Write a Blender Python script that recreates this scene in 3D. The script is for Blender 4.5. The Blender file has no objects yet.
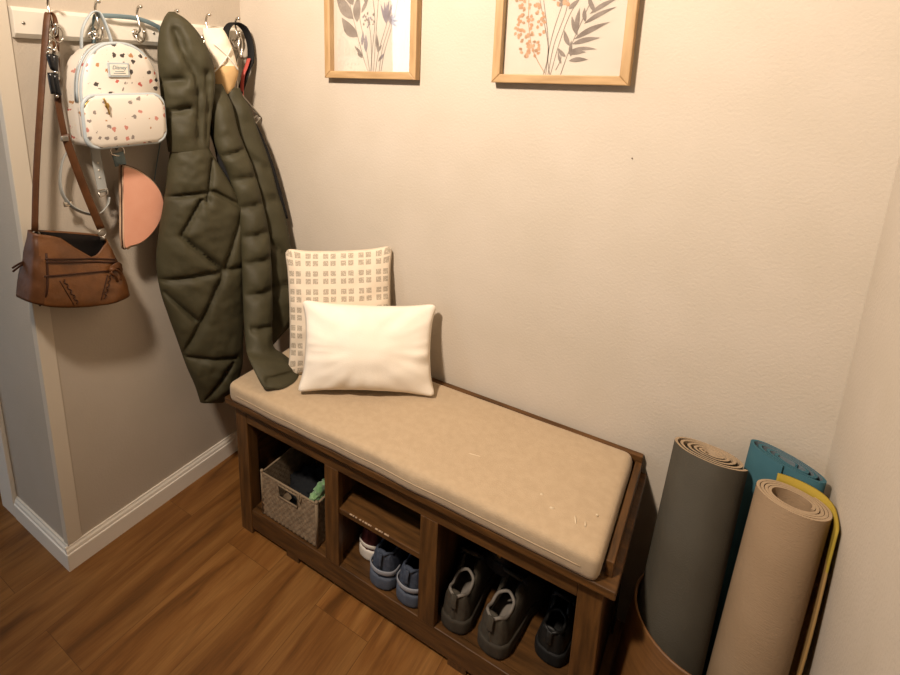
import bpy, bmesh, math, random
from mathutils import Vector, Matrix, noise
random.seed(7)
sc = bpy.context.scene
C = sc.collection
PI = math.pi
V = Vector

# ---------------------------------------------------------------- materials
def lin(c):
    return c/12.92 if c <= 0.04045 else ((c+0.055)/1.055)**2.4
def hx(h):
    h = h.lstrip('#')
    return tuple(lin(int(h[i:i+2], 16)/255) for i in (0, 2, 4)) + (1.0,)
def mat(name, col, rough=0.7, metal=0.0, col2=None, nscale=30, stretch=(1, 1, 1), bump=0.0, bscale=200, spec=0.3,
        detail=4, lo=0.35, hi=0.65, bstretch=(1, 1, 1), coat=0.0, sheen=0.0):
    m = bpy.data.materials.new(name); m.use_nodes = True
    nt = m.node_tree; b = nt.nodes['Principled BSDF']
    b.inputs['Base Color'].default_value = hx(col)
    b.inputs['Roughness'].default_value = rough
    b.inputs['Metallic'].default_value = metal
    b.inputs['Specular IOR Level'].default_value = spec
    b.inputs['Coat Weight'].default_value = coat
    b.inputs['Sheen Weight'].default_value = sheen
    tc = nt.nodes.new('ShaderNodeTexCoord')
    if col2:
        mp = nt.nodes.new('ShaderNodeMapping'); mp.inputs['Scale'].default_value = stretch
        n = nt.nodes.new('ShaderNodeTexNoise'); n.inputs['Scale'].default_value = nscale; n.inputs['Detail'].default_value = detail
        r = nt.nodes.new('ShaderNodeValToRGB')
        r.color_ramp.elements[0].position = lo; r.color_ramp.elements[0].color = hx(col)
        r.color_ramp.elements[1].position = hi; r.color_ramp.elements[1].color = hx(col2)
        nt.links.new(tc.outputs['Object'], mp.inputs['Vector']); nt.links.new(mp.outputs[0], n.inputs['Vector'])
        nt.links.new(n.outputs['Fac'], r.inputs['Fac']); nt.links.new(r.outputs['Color'], b.inputs['Base Color'])
    if bump:
        mp2 = nt.nodes.new('ShaderNodeMapping'); mp2.inputs['Scale'].default_value = bstretch
        n2 = nt.nodes.new('ShaderNodeTexNoise'); n2.inputs['Scale'].default_value = bscale; n2.inputs['Detail'].default_value = 3
        bp = nt.nodes.new('ShaderNodeBump'); bp.inputs['Strength'].default_value = bump; bp.inputs['Distance'].default_value = 0.004
        nt.links.new(tc.outputs['Object'], mp2.inputs['Vector']); nt.links.new(mp2.outputs[0], n2.inputs['Vector'])
        nt.links.new(n2.outputs['Fac'], bp.inputs['Height']); nt.links.new(bp.outputs[0], b.inputs['Normal'])
    return m

M = {}
M['wall'] = mat('wall_paint', '#BBB0A0', 0.75, bump=0.22, bscale=160, col2='#BFB4A5', nscale=6)
M['ceil'] = mat('ceiling_paint', '#E6E1D8', 0.9)
M['trim'] = mat('trim_paint', '#EDE6D9', 0.45, spec=0.4)
M['guard'] = mat('guard_paint', '#D3C9B8', 0.5)
M['wood'] = mat('dark_wood', '#3C2711', 0.45, col2='#654422', nscale=9, stretch=(1, 9, 9), bump=0.12, bscale=40, bstretch=(1, 8, 8), spec=0.35, lo=0.3, hi=0.72)
M['woodv'] = mat('dark_wood_upright', '#3C2711', 0.45, col2='#654422', nscale=9, stretch=(9, 9, 1), bump=0.12, bscale=40, bstretch=(8, 8, 1), spec=0.35, lo=0.3, hi=0.72)
M['woodd'] = mat('dark_wood_depth', '#3C2711', 0.45, col2='#654422', nscale=9, stretch=(9, 1, 9), bump=0.12, bscale=40, bstretch=(8, 1, 8), spec=0.35, lo=0.3, hi=0.72)
M['cushion'] = mat('cushion_fabric', '#AC977B', 0.9, col2='#B29D81', nscale=60, bump=0.25, bscale=420, spec=0.1, sheen=0.15)
M['white_pillow'] = mat('white_cotton', '#E4DACA', 0.9, col2='#E8DFD1', nscale=12, bump=0.12, bscale=300, spec=0.1)
M['chrome'] = mat('chrome', '#C9C4BB', 0.18, metal=1.0)
M['steel'] = mat('brushed_steel', '#A9A59C', 0.35, metal=1.0)
M['board'] = mat('white_board', '#DDD7CA', 0.4, spec=0.4)
M['jacket'] = mat('olive_nylon', '#3A3625', 0.62, col2='#403C2A', nscale=14, bump=0.18, bscale=70, spec=0.25)
M['black'] = mat('black_fabric', '#141313', 0.7, spec=0.2)
M['blackgloss'] = mat('black_plastic', '#121214', 0.3, spec=0.5)
M['leather'] = mat('brown_leather', '#4A2B10', 0.36, col2='#6A4220', nscale=16, bump=0.6, bscale=34, spec=0.45, lo=0.3, hi=0.7)
M['leather_side'] = mat('brown_leather_side', '#4A2C14', 0.5, col2='#5A371C', nscale=20, bump=0.3, bscale=60, spec=0.35)
M['leather_dark'] = mat('dark_leather', '#341B0D', 0.45)
M['lining'] = mat('dark_lining', '#1E1815', 0.8)
M['bluegrey'] = mat('bluegrey_trim', '#A9B2B5', 0.45, spec=0.4)
M['strapgrey'] = mat('pale_grey_strap', '#9A9C98', 0.5, spec=0.4)
M['teal'] = mat('teal_strap', '#74888E', 0.5, spec=0.4)
M['pink'] = mat('pink_leatherette', '#D79A80', 0.5, col2='#DDA58C', nscale=9, spec=0.35)
M['pinkside'] = mat('beige_gusset', '#B79A80', 0.6)
M['cream'] = mat('cream_cloth', '#E4D8C4', 0.9, bump=0.15, bscale=200)
M['tan_cloth'] = mat('tan_cloth', '#C7A473', 0.85, bump=0.15, bscale=200)
M['red'] = mat('red_plastic', '#A8483F', 0.5)
M['oak'] = mat('light_oak', '#9F8058', 0.5, col2='#B3936A', nscale=10, stretch=(8, 8, 1), spec=0.3)
M['oakh'] = mat('light_oak_level', '#9F8058', 0.5, col2='#B3936A', nscale=10, stretch=(1, 8, 8), spec=0.3)
M['paper'] = mat('print_paper', '#C3B7A8', 0.85, col2='#C9BEAF', nscale=9)
M['ink_grey'] = mat('ink_grey', '#776C63', 0.9, col2='#8C8177', nscale=40)
M['ink_violet'] = mat('ink_violet', '#7D7478', 0.9, col2='#91888A', nscale=40)
M['ink_green'] = mat('ink_green', '#9A9A88', 0.9)
M['ink_brown'] = mat('ink_brown', '#9C7C60', 0.9, col2='#AD8E72', nscale=40)
M['ink_rust'] = mat('ink_rust', '#AE8565', 0.9, col2='#BC9A7C', nscale=60)
M['basket'] = mat('paper_rope', '#776550', 0.8, col2='#907D64', nscale=60, bump=0.3, bscale=200)
M['basket_rim'] = mat('paper_rope_rim', '#83715A', 0.75)
M['dark_cloth'] = mat('dark_cloth', '#1B1D20', 0.9)
M['green_cloth'] = mat('green_plush', '#5E8C5A', 0.9, col2='#86A878', nscale=30, sheen=0.3)
M['maroon_cloth'] = mat('maroon_cloth', '#5E2F33', 0.9)
M['bin'] = mat('brown_bin', '#5E3F20', 0.5, col2='#704C28', nscale=8, stretch=(1, 1, 14), bump=0.1, bscale=30, bstretch=(1, 1, 10), spec=0.35)
M['mat_dark'] = mat('charcoal_foam', '#413D34', 0.75, col2='#464239', nscale=10, bump=0.2, bscale=300, spec=0.25)
M['mat_tan'] = mat('tan_foam', '#8A745B', 0.85, col2='#907A61', nscale=8, bump=0.3, bscale=150, spec=0.15, bstretch=(1, 1, 3))
M['mat_cream'] = mat('cream_foam', '#A28D73', 0.85)
M['mat_blue'] = mat('blue_foam', '#365B66', 0.75, col2='#3C636D', nscale=10, spec=0.2)
M['mat_bluegrey'] = mat('slate_foam', '#5F6A70', 0.8)
M['mat_yellow'] = mat('yellow_foam', '#988230', 0.75, spec=0.2)
M['mat_olive'] = mat('ochre_foam', '#9A7A4A', 0.8)
M['shoe_blue'] = mat('blue_grey_mesh', '#363D4A', 0.8, col2='#424957', nscale=120, bump=0.3, bscale=400)
M['shoe_blue_sole'] = mat('blue_grey_foam', '#4A515E', 0.7)
M['shoe_brown'] = mat('grey_brown_suede', '#3B342A', 0.85, col2='#454036', nscale=60, bump=0.2, bscale=300)
M['shoe_brown_sole'] = mat('grey_brown_rubber', '#383229', 0.8)
M['shoe_black'] = mat('black_leather', '#1A1917', 0.5, spec=0.35)
M['shoe_black_sole'] = mat('black_rubber', '#161514', 0.7)
M['shoe_white'] = mat('white_rubber', '#D8D0C4', 0.5)
M['shoe_maroon'] = mat('maroon_mesh', '#5B2A2A', 0.7)
M['shoe_lining'] = mat('pale_lining', '#7A736A', 0.85)
M['shoe_dlining'] = mat('dark_shoe_lining', '#20201F', 0.9)
M['lace'] = mat('lace_grey', '#3A3A3C', 0.8)
M['gold'] = mat('brass', '#B99A5A', 0.35, metal=1.0)

def floor_mat():
    m = bpy.data.materials.new('plank_floor'); m.use_nodes = True
    nt = m.node_tree; L = nt.links; b = nt.nodes['Principled BSDF']
    b.inputs['Roughness'].default_value = 0.42; b.inputs['Specular IOR Level'].default_value = 0.35
    tc = nt.nodes.new('ShaderNodeTexCoord')
    mp = nt.nodes.new('ShaderNodeMapping'); mp.inputs['Rotation'].default_value = (0, 0, PI/2); mp.inputs['Location'].default_value = (0.33, 0.045, 0)
    br = nt.nodes.new('ShaderNodeTexBrick'); br.offset = 0.37
    br.inputs['Color1'].default_value = (0.25, 0.25, 0.25, 1); br.inputs['Color2'].default_value = (0.75, 0.75, 0.75, 1)
    br.inputs['Mortar'].default_value = (0, 0, 0, 1)
    br.inputs['Scale'].default_value = 1.0; br.inputs['Mortar Size'].default_value = 0.0008; br.inputs['Mortar Smooth'].default_value = 0.5
    br.inputs['Brick Width'].default_value = 1.2; br.inputs['Row Height'].default_value = 0.18; br.inputs['Bias'].default_value = 0
    L.new(tc.outputs['Object'], mp.inputs['Vector']); L.new(mp.outputs[0], br.inputs['Vector'])
    sep = nt.nodes.new('ShaderNodeSeparateColor'); L.new(br.outputs['Color'], sep.inputs[0])
    # grain, shifted per plank
    cmb = nt.nodes.new('ShaderNodeCombineXYZ'); ml = nt.nodes.new('ShaderNodeMath'); ml.operation = 'MULTIPLY'; ml.inputs[1].default_value = 7.0
    L.new(sep.outputs[0], ml.inputs[0]); L.new(ml.outputs[0], cmb.inputs['Z'])
    add = nt.nodes.new('ShaderNodeVectorMath'); add.operation = 'ADD'; L.new(tc.outputs['Object'], add.inputs[0]); L.new(cmb.outputs[0], add.inputs[1])
    mg = nt.nodes.new('ShaderNodeMapping'); mg.inputs['Scale'].default_value = (7, 0.9, 1); L.new(add.outputs[0], mg.inputs['Vector'])
    n1 = nt.nodes.new('ShaderNodeTexNoise'); n1.inputs['Scale'].default_value = 2.4; n1.inputs['Detail'].default_value = 7; n1.inputs['Distortion'].default_value = 1.1
    L.new(mg.outputs[0], n1.inputs['Vector'])
    r1 = nt.nodes.new('ShaderNodeValToRGB'); e = r1.color_ramp.elements
    e[0].position = 0.26; e[0].color = hx('#573615'); e[1].position = 0.62; e[1].color = hx('#8D6233')
    k = r1.color_ramp.elements.new(0.44); k.color = hx('#7B5025')
    L.new(n1.outputs['Fac'], r1.inputs['Fac'])
    mg2 = nt.nodes.new('ShaderNodeMapping'); mg2.inputs['Scale'].default_value = (90, 3.5, 1); L.new(add.outputs[0], mg2.inputs['Vector'])
    n2 = nt.nodes.new('ShaderNodeTexNoise'); n2.inputs['Scale'].default_value = 3; n2.inputs['Detail'].default_value = 3; L.new(mg2.outputs[0], n2.inputs['Vector'])
    mx = nt.nodes.new('ShaderNodeMix'); mx.data_type = 'RGBA'; mx.blend_type = 'OVERLAY'; mx.inputs[0].default_value = 0.35
    L.new(r1.outputs['Color'], mx.inputs[6]); L.new(n2.outputs['Fac'], mx.inputs[7])
    # dark knots / streaks
    mg3 = nt.nodes.new('ShaderNodeMapping'); mg3.inputs['Scale'].default_value = (9, 2.2, 1); L.new(add.outputs[0], mg3.inputs['Vector'])
    n3 = nt.nodes.new('ShaderNodeTexNoise'); n3.inputs['Scale'].default_value = 1.6; n3.inputs['Detail'].default_value = 2; L.new(mg3.outputs[0], n3.inputs['Vector'])
    r3 = nt.nodes.new('ShaderNodeValToRGB'); r3.color_ramp.elements[0].position = 0.66; r3.color_ramp.elements[0].color = (0, 0, 0, 1)
    r3.color_ramp.elements[1].position = 0.80; r3.color_ramp.elements[1].color = (0.75, 0.75, 0.75, 1); L.new(n3.outputs['Fac'], r3.inputs['Fac'])
    mk = nt.nodes.new('ShaderNodeMix'); mk.data_type = 'RGBA'; mk.inputs[7].default_value = hx('#3E2613')
    L.new(r3.outputs['Color'], mk.inputs[0]); L.new(mx.outputs[2], mk.inputs[6])
    # plank tone
    tone = nt.nodes.new('ShaderNodeMapRange'); tone.inputs[1].default_value = 0.25; tone.inputs[2].default_value = 0.75; tone.inputs[3].default_value = 0.88; tone.inputs[4].default_value = 1.1
    L.new(sep.outputs[0], tone.inputs[0])
    hs = nt.nodes.new('ShaderNodeHueSaturation'); L.new(tone.outputs[0], hs.inputs['Value']); L.new(mk.outputs[2], hs.inputs['Color'])
    mo = nt.nodes.new('ShaderNodeMix'); mo.data_type = 'RGBA'; mo.inputs[7].default_value = hx('#553618')
    L.new(br.outputs['Fac'], mo.inputs[0]); L.new(hs.outputs[0], mo.inputs[6]); L.new(mo.outputs[2], b.inputs['Base Color'])
    bp = nt.nodes.new('ShaderNodeBump'); bp.inputs['Strength'].default_value = 0.12; bp.inputs['Distance'].default_value = 0.002
    L.new(n2.outputs['Fac'], bp.inputs['Height']); L.new(bp.outputs[0], b.inputs['Normal'])
    return m
M['floor'] = floor_mat()

def print_fabric():      # white coated fabric with scattered little coloured motifs
    m = bpy.data.materials.new('printed_vinyl'); m.use_nodes = True
    nt = m.node_tree; L = nt.links; b = nt.nodes['Principled BSDF']; b.inputs['Roughness'].default_value = 0.45
    tc = nt.nodes.new('ShaderNodeTexCoord')
    n = nt.nodes.new('ShaderNodeTexNoise'); n.inputs['Scale'].default_value = 130; n.inputs['Detail'].default_value = 2
    L.new(tc.outputs['Object'], n.inputs['Vector'])
    def layer(scale, off, size, cols, base):
        mp = nt.nodes.new('ShaderNodeMapping'); mp.inputs['Location'].default_value = off; mp.inputs['Scale'].default_value = (0.35, 1, 1)
        L.new(tc.outputs['Object'], mp.inputs['Vector'])
        v = nt.nodes.new('ShaderNodeTexVoronoi'); v.inputs['Scale'].default_value = scale; v.inputs['Randomness'].default_value = 0.55
        L.new(mp.outputs[0], v.inputs['Vector'])
        ad = nt.nodes.new('ShaderNodeMath'); ad.operation = 'MULTIPLY_ADD'; ad.inputs[1].default_value = 0.62; ad.inputs[2].default_value = -0.31
        L.new(n.outputs['Fac'], ad.inputs[0])
        sm = nt.nodes.new('ShaderNodeMath'); sm.operation = 'ADD'; L.new(v.outputs['Distance'], sm.inputs[0]); L.new(ad.outputs[0], sm.inputs[1])
        lt = nt.nodes.new('ShaderNodeMath'); lt.operation = 'LESS_THAN'; lt.inputs[1].default_value = size; L.new(sm.outputs[0], lt.inputs[0])
        sp = nt.nodes.new('ShaderNodeSeparateColor'); L.new(v.outputs['Color'], sp.inputs[0])
        r = nt.nodes.new('ShaderNodeValToRGB'); r.color_ramp.interpolation = 'CONSTANT'
        els = r.color_ramp.elements
        for i, c in enumerate(cols):
            e = els[i] if i < 2 else els.new(0.5)
            e.position = i/len(cols); e.color = hx(c)
        L.new(sp.outputs[0], r.inputs['Fac'])
        mx = nt.nodes.new('ShaderNodeMix'); mx.data_type = 'RGBA'; L.new(lt.outputs[0], mx.inputs[0])
        if base is None: mx.inputs[6].default_value = hx('#D6CEC2')
        else: L.new(base, mx.inputs[6])
        L.new(r.outputs['Color'], mx.inputs[7]); return mx.outputs[2]
    o = layer(85, (0.31, 0.017, 0.4), 0.13, ['#CFC4B6', '#D8C3B4', '#C8C2BA', '#D9CBB8'], None)
    o = layer(43, (0.1, 0, 0.02), 0.235, ['#B4584E', '#3E3835', '#A87A50', '#857C76', '#BE7F72', '#5E5654'], o)
    L.new(o, b.inputs['Base Color'])
    return m
M['print'] = print_fabric()

def block_fabric():      # cream cushion cover with pairs of small grey squares, on UV
    m = bpy.data.materials.new('block_print_cotton'); m.use_nodes = True
    nt = m.node_tree; L = nt.links; b = nt.nodes['Principled BSDF']; b.inputs['Roughness'].default_value = 0.9; b.inputs['Specular IOR Level'].default_value = 0.1
    tc = nt.nodes.new('ShaderNodeTexCoord'); sp = nt.nodes.new('ShaderNodeSeparateXYZ'); L.new(tc.outputs['UV'], sp.inputs[0])
    def math_(op, a, bb=None):
        n = nt.nodes.new('ShaderNodeMath'); n.operation = op
        for i, x in enumerate((a, bb)):
            if x is None: continue
            if isinstance(x, (int, float)): n.inputs[i].default_value = x
            else: L.new(x, n.inputs[i])
        return n.outputs[0]
    def cell(o, n, w):
        f = math_('FRACT', math_('MULTIPLY', o, n)); d = math_('ABSOLUTE', math_('SUBTRACT', f, 0.5)); return math_('LESS_THAN', d, w)
    def pair(o, n):          # within each repeat, two squares and a gap
        f = math_('FRACT', math_('MULTIPLY', o, n))
        a = math_('LESS_THAN', math_('ABSOLUTE', math_('SUBTRACT', f, 0.27)), 0.15)
        c = math_('LESS_THAN', math_('ABSOLUTE', math_('SUBTRACT', f, 0.69)), 0.15)
        return math_('MAXIMUM', a, c)
    sq = math_('MULTIPLY', pair(sp.outputs['X'], 6), pair(sp.outputs['Y'], 7))
    n = nt.nodes.new('ShaderNodeTexNoise'); n.inputs['Scale'].default_value = 95; n.inputs['Detail'].default_value = 2; L.new(tc.outputs['UV'], n.inputs['Vector'])
    nn = math_('GREATER_THAN', n.outputs['Fac'], 0.43)
    thin = math_('MAXIMUM', cell(sp.outputs['X'], 6, 0.03), cell(sp.outputs['Y'], 7, 0.03))
    fac = math_('MULTIPLY', math_('MULTIPLY', sq, math_('ADD', math_('MULTIPLY', nn, 0.55), 0.3)), math_('SUBTRACT', 1.0, math_('MULTIPLY', thin, 0.6)))
    mx = nt.nodes.new('ShaderNodeMix'); mx.data_type = 'RGBA'; L.new(fac, mx.inputs[0])
    mx.inputs[6].default_value = hx('#D6C7B2'); mx.inputs[7].default_value = hx('#9A8F7E'); L.new(mx.outputs[2], b.inputs['Base Color'])
    return m
M['blocks'] = block_fabric()

def glass_mat():
    m = bpy.data.materials.new('clear_glass'); m.use_nodes = True
    nt = m.node_tree; nt.nodes.clear(); L = nt.links
    o = nt.nodes.new('ShaderNodeOutputMaterial'); t = nt.nodes.new('ShaderNodeBsdfTransparent'); g = nt.nodes.new('ShaderNodeBsdfGlossy')
    g.inputs['Roughness'].default_value = 0.02; fr = nt.nodes.new('ShaderNodeFresnel'); fr.inputs['IOR'].default_value = 1.5
    mx = nt.nodes.new('ShaderNodeMixShader'); L.new(fr.outputs[0], mx.inputs[0]); L.new(t.outputs[0], mx.inputs[1]); L.new(g.outputs[0], mx.inputs[2])
    L.new(mx.outputs[0], o.inputs['Surface']); return m
M['glass'] = glass_mat()

# ---------------------------------------------------------------- helpers
def obj(name, bm, m, parent=None, smooth=True, fix=True):
    if fix: bmesh.ops.recalc_face_normals(bm, faces=bm.faces)
    me = bpy.data.meshes.new(name); bm.to_mesh(me); bm.free()
    for p in me.polygons: p.use_smooth = smooth
    for mm in (m if isinstance(m, (list, tuple)) else [m]): me.materials.append(M[mm] if isinstance(mm, str) else mm)
    o = bpy.data.objects.new(name, me); C.objects.link(o)
    if parent:
        o.parent = parent
        o.matrix_parent_inverse = Matrix.Identity(4)
        o.location = -parent.location if parent.parent is None and parent.type == 'EMPTY' and not parent.get('rel') else (0, 0, 0)
    return o
def tag(o, label, cat, group=None, kind=None):
    if label: o['label'] = label
    if cat: o['category'] = cat
    if group: o['group'] = group
    if kind: o['kind'] = kind
    return o
def thing(name, label, cat, loc, group=None, rel=False, rot=(0, 0, 0)):
    # an Empty at the thing's base; parts are written in world coordinates unless rel is set
    o = bpy.data.objects.new(name, None); C.objects.link(o); o.location = loc; o.rotation_euler = rot
    o.empty_display_size = 0.05
    if rel: o['rel'] = 1
    return tag(o, label, cat, group)
def struct(name, bm, m, smooth=False):
    o = obj(name, bm, m, smooth=smooth); o['kind'] = 'structure'; return o
def box(bm, x0, x1, y0, y1, z0, z1, bev=0.0, seg=2):
    r = bmesh.ops.create_cube(bm, size=1.0); vs = r['verts']
    for v in vs: v.co = V(((x0+x1)/2+v.co.x*(x1-x0), (y0+y1)/2+v.co.y*(y1-y0), (z0+z1)/2+v.co.z*(z1-z0)))
    if bev:
        es = list({e for v in vs for e in v.link_edges})
        bmesh.ops.bevel(bm, geom=es, offset=bev, segments=seg, profile=0.5, affect='EDGES')
    return bm
def nbox(*a, **k): return box(bmesh.new(), *a, **k)
def smoothpath(pts, n=8, closed=False):
    pts = [V(p) for p in pts]; out = []; N = len(pts)
    for i in range(N if closed else N-1):
        p0 = pts[(i-1) % N] if closed or i > 0 else pts[0]*2-pts[1]
        p1 = pts[i]; p2 = pts[(i+1) % N]
        p3 = pts[(i+2) % N] if closed or i+2 < N else pts[-1]*2-pts[-2]
        for k in range(n):
            t = k/n
            out.append(0.5*((2*p1)+(p2-p0)*t+(2*p0-5*p1+4*p2-p3)*t*t+(3*p1-p0-3*p2+p3)*t**3))
    if not closed: out.append(pts[-1].copy())
    return out
def frames(path, closed=False):
    N = len(path); T = []
    for i in range(N):
        a = path[(i-1) % N] if closed or i > 0 else path[0]
        b = path[(i+1) % N] if closed or i < N-1 else path[-1]
        T.append((b-a).normalized())
    up = V((0, 0, 1)) if abs(T[0].z) < 0.9 else V((1, 0, 0))
    n = (up-T[0]*up.dot(T[0])).normalized(); out = []
    for t in T:
        n = (n-t*n.dot(t)); n = n.normalized() if n.length > 1e-6 else t.orthogonal().normalized()
        out.append((t, n, t.cross(n)))
    return out
def tube(bm, pts, r, n=8, sm=6, closed=False, taper=None):
    path = smoothpath(pts, sm, closed) if sm else [V(p) for p in pts]
    fr = frames(path, closed); rings = []
    for i, (p, (t, a, b)) in enumerate(zip(path, fr)):
        rr = r if taper is None else r*(taper(i/(len(path)-1)))
        rings.append([bm.verts.new(p+(a*math.cos(2*PI*k/n)+b*math.sin(2*PI*k/n))*rr) for k in range(n)])
    m = len(rings)
    for i in range(m if closed else m-1):
        A, B = rings[i], rings[(i+1) % m]
        for k in range(n): bm.faces.new((A[k], A[(k+1) % n], B[(k+1) % n], B[k]))
    if not closed:
        bm.faces.new(rings[0][::-1]); bm.faces.new(rings[-1])
    return bm
def ribbon(bm, pts, wdir, w, th, sm=6, closed=False):
    # strap: flat section w wide along wdir, th thick
    path = smoothpath(pts, sm, closed) if sm else [V(p) for p in pts]; wd = V(wdir).normalized(); fr = frames(path, closed); rings = []
    for p, (t, _, _) in zip(path, fr):
        a = (wd-t*wd.dot(t)).normalized(); b = t.cross(a)
        rings.append([bm.verts.new(p+a*sx*w/2+b*sy*th/2) for sx, sy in ((-1, -.6), (-.85, -1), (.85, -1), (1, -.6), (1, .6), (.85, 1), (-.85, 1), (-1, .6))])
    m = len(rings)
    for i in range(m if closed else m-1):
        A, B = rings[i], rings[(i+1) % m]
        for k in range(8): bm.faces.new((A[k], A[(k+1) % 8], B[(k+1) % 8], B[k]))
    if not closed:
        bm.faces.new(rings[0][::-1]); bm.faces.new(rings[-1])
    return bm
def ball(bm, c, r, sc_=(1, 1, 1), u=14, v=9):
    res = bmesh.ops.create_uvsphere(bm, u_segments=u, v_segments=v, radius=r)
    for vv in res['verts']: vv.co = V((vv.co.x*sc_[0], vv.co.y*sc_[1], vv.co.z*sc_[2]))+V(c)
    return bm
def cyl(bm, c, r, h, axis='z', n=16):
    res = bmesh.ops.create_cone(bm, cap_ends=True, segments=n, radius1=r, radius2=r, depth=h)
    for vv in res['verts']:
        x, y, z = vv.co
        vv.co = V(c)+(V((x, y, z)) if axis == 'z' else V((z, x, y)) if axis == 'x' else V((x, z, y)))
    return bm
def prism(bm, outline, d0, d1, axis='x', bev=0.0, seg=3):
    # outline: list of (a, b); extruded along axis from d0 to d1
    f = {'x': lambda a, b, d: V((d, a, b)), 'y': lambda a, b, d: V((a, d, b)), 'z': lambda a, b, d: V((a, b, d))}[axis]
    v0 = [bm.verts.new(f(a, b, d0)) for a, b in outline]; v1 = [bm.verts.new(f(a, b, d1)) for a, b in outline]
    n = len(outline); caps = [bm.faces.new(v0[::-1]), bm.faces.new(v1)]
    for i in range(n): bm.faces.new((v0[i], v0[(i+1) % n], v1[(i+1) % n], v1[i]))
    if bev:
        es = {e for c in caps for e in c.edges}
        bmesh.ops.bevel(bm, geom=list(es), offset=bev, segments=seg, profile=0.5, affect='EDGES')
    return bm
def roundrect(y0, y1, z0, z1, r, n=5):
    out = []
    for cy, cz, a0 in ((y1-r, z0+r, -90), (y1-r, z1-r, 0), (y0+r, z1-r, 90), (y0+r, z0+r, 180)):
        for k in range(n+1):
            a = math.radians(a0+90*k/n); out.append((cy+r*math.cos(a), cz+r*math.sin(a)))
    return out
def catmull(vals, t):
    n = len(vals)-1; f = min(max(t, 0), 1)*n; i = min(int(f), n-1); u = f-i
    g = lambda k: vals[min(max(k, 0), n)]
    out = []
    for a, b, c, d in zip(g(i-1), g(i), g(i+1), g(i+2)):
        out.append(0.5*(2*b+(c-a)*u+(2*a-5*b+4*c-d)*u*u+(3*b-a-3*c+d)*u**3))
    return out
def segdist(p, a, b):
    ab = (b[0]-a[0], b[1]-a[1]); L2 = ab[0]**2+ab[1]**2 or 1e-9
    t = max(0, min(1, ((p[0]-a[0])*ab[0]+(p[1]-a[1])*ab[1])/L2))
    return math.hypot(p[0]-a[0]-ab[0]*t, p[1]-a[1]-ab[1]*t)
def puffy(rows, seams=(), th=25, nv=70, nu=22, back=0.7, seam_w=0.009, seam_d=0.55, wrinkle=0.006, wfreq=9, zmin=None, pw=0.5):
    """Stuffed cloth piece: rows of left and right edge points with a stuffing depth; seams press in."""
    a = math.radians(th); nrm = V((math.cos(a), -math.sin(a), 0)); w = V((math.sin(a), math.cos(a), 0))
    S = [[(V(p).dot(w), p[2]) for p in s] for s in seams]
    bm = bmesh.new(); rings = []
    for i in range(nv+1):
        r = catmull(rows, i/nv); Lp, Rp, dep = V(r[0:3]), V(r[3:6]), max(r[6], 0.002)
        ring = []
        for k in range(2*nu):
            front = k <= nu
            t = k/nu if front else 2-k/nu
            # ease the samples towards the edges
            t = 0.5-0.5*math.cos(PI*t)
            pr = max(0.0, 4*t*(1-t))**pw
            p = Lp.lerp(Rp, t); d = dep*pr
            if front:
                q = (p.dot(w), p.z); dm = 9
                for s in S:
                    for s0, s1 in zip(s[:-1], s[1:]): dm = min(dm, segdist(q, s0, s1))
                d *= 1-seam_d*math.exp(-(dm/seam_w)**2)-0.18*math.exp(-(dm/(seam_w*3.2))**2)
                d += wrinkle*pr*(noise.noise(p*wfreq*2.2)+0.6*noise.noise(p*wfreq*5))
            co = p+nrm*(d if front else -d*back)
            if zmin is not None and co.z < zmin: co.z = zmin+0.15*(co.z-zmin)
            ring.append(bm.verts.new(co))
        rings.append(ring)
    n = 2*nu
    for A, B in zip(rings[:-1], rings[1:]):
        for k in range(n): bm.faces.new((A[k], A[(k+1) % n], B[(k+1) % n], B[k]))
    for rg in (rings[0], rings[-1]):
        c = bm.verts.new(sum((v.co for v in rg), V())/n)
        for k in range(n): bm.faces.new((rg[k], rg[(k+1) % n], c))
    return bm
def lathe(bm, prof, c, n=48):
    rings = [[bm.verts.new((c[0]+r*math.cos(2*PI*k/n), c[1]+r*math.sin(2*PI*k/n), c[2]+z)) for k in range(n)] for r, z in prof]
    for A, B in zip(rings[:-1], rings[1:]):
        for k in range(n): bm.faces.new((A[k], A[(k+1) % n], B[(k+1) % n], B[k]))
    return bm, rings
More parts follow.
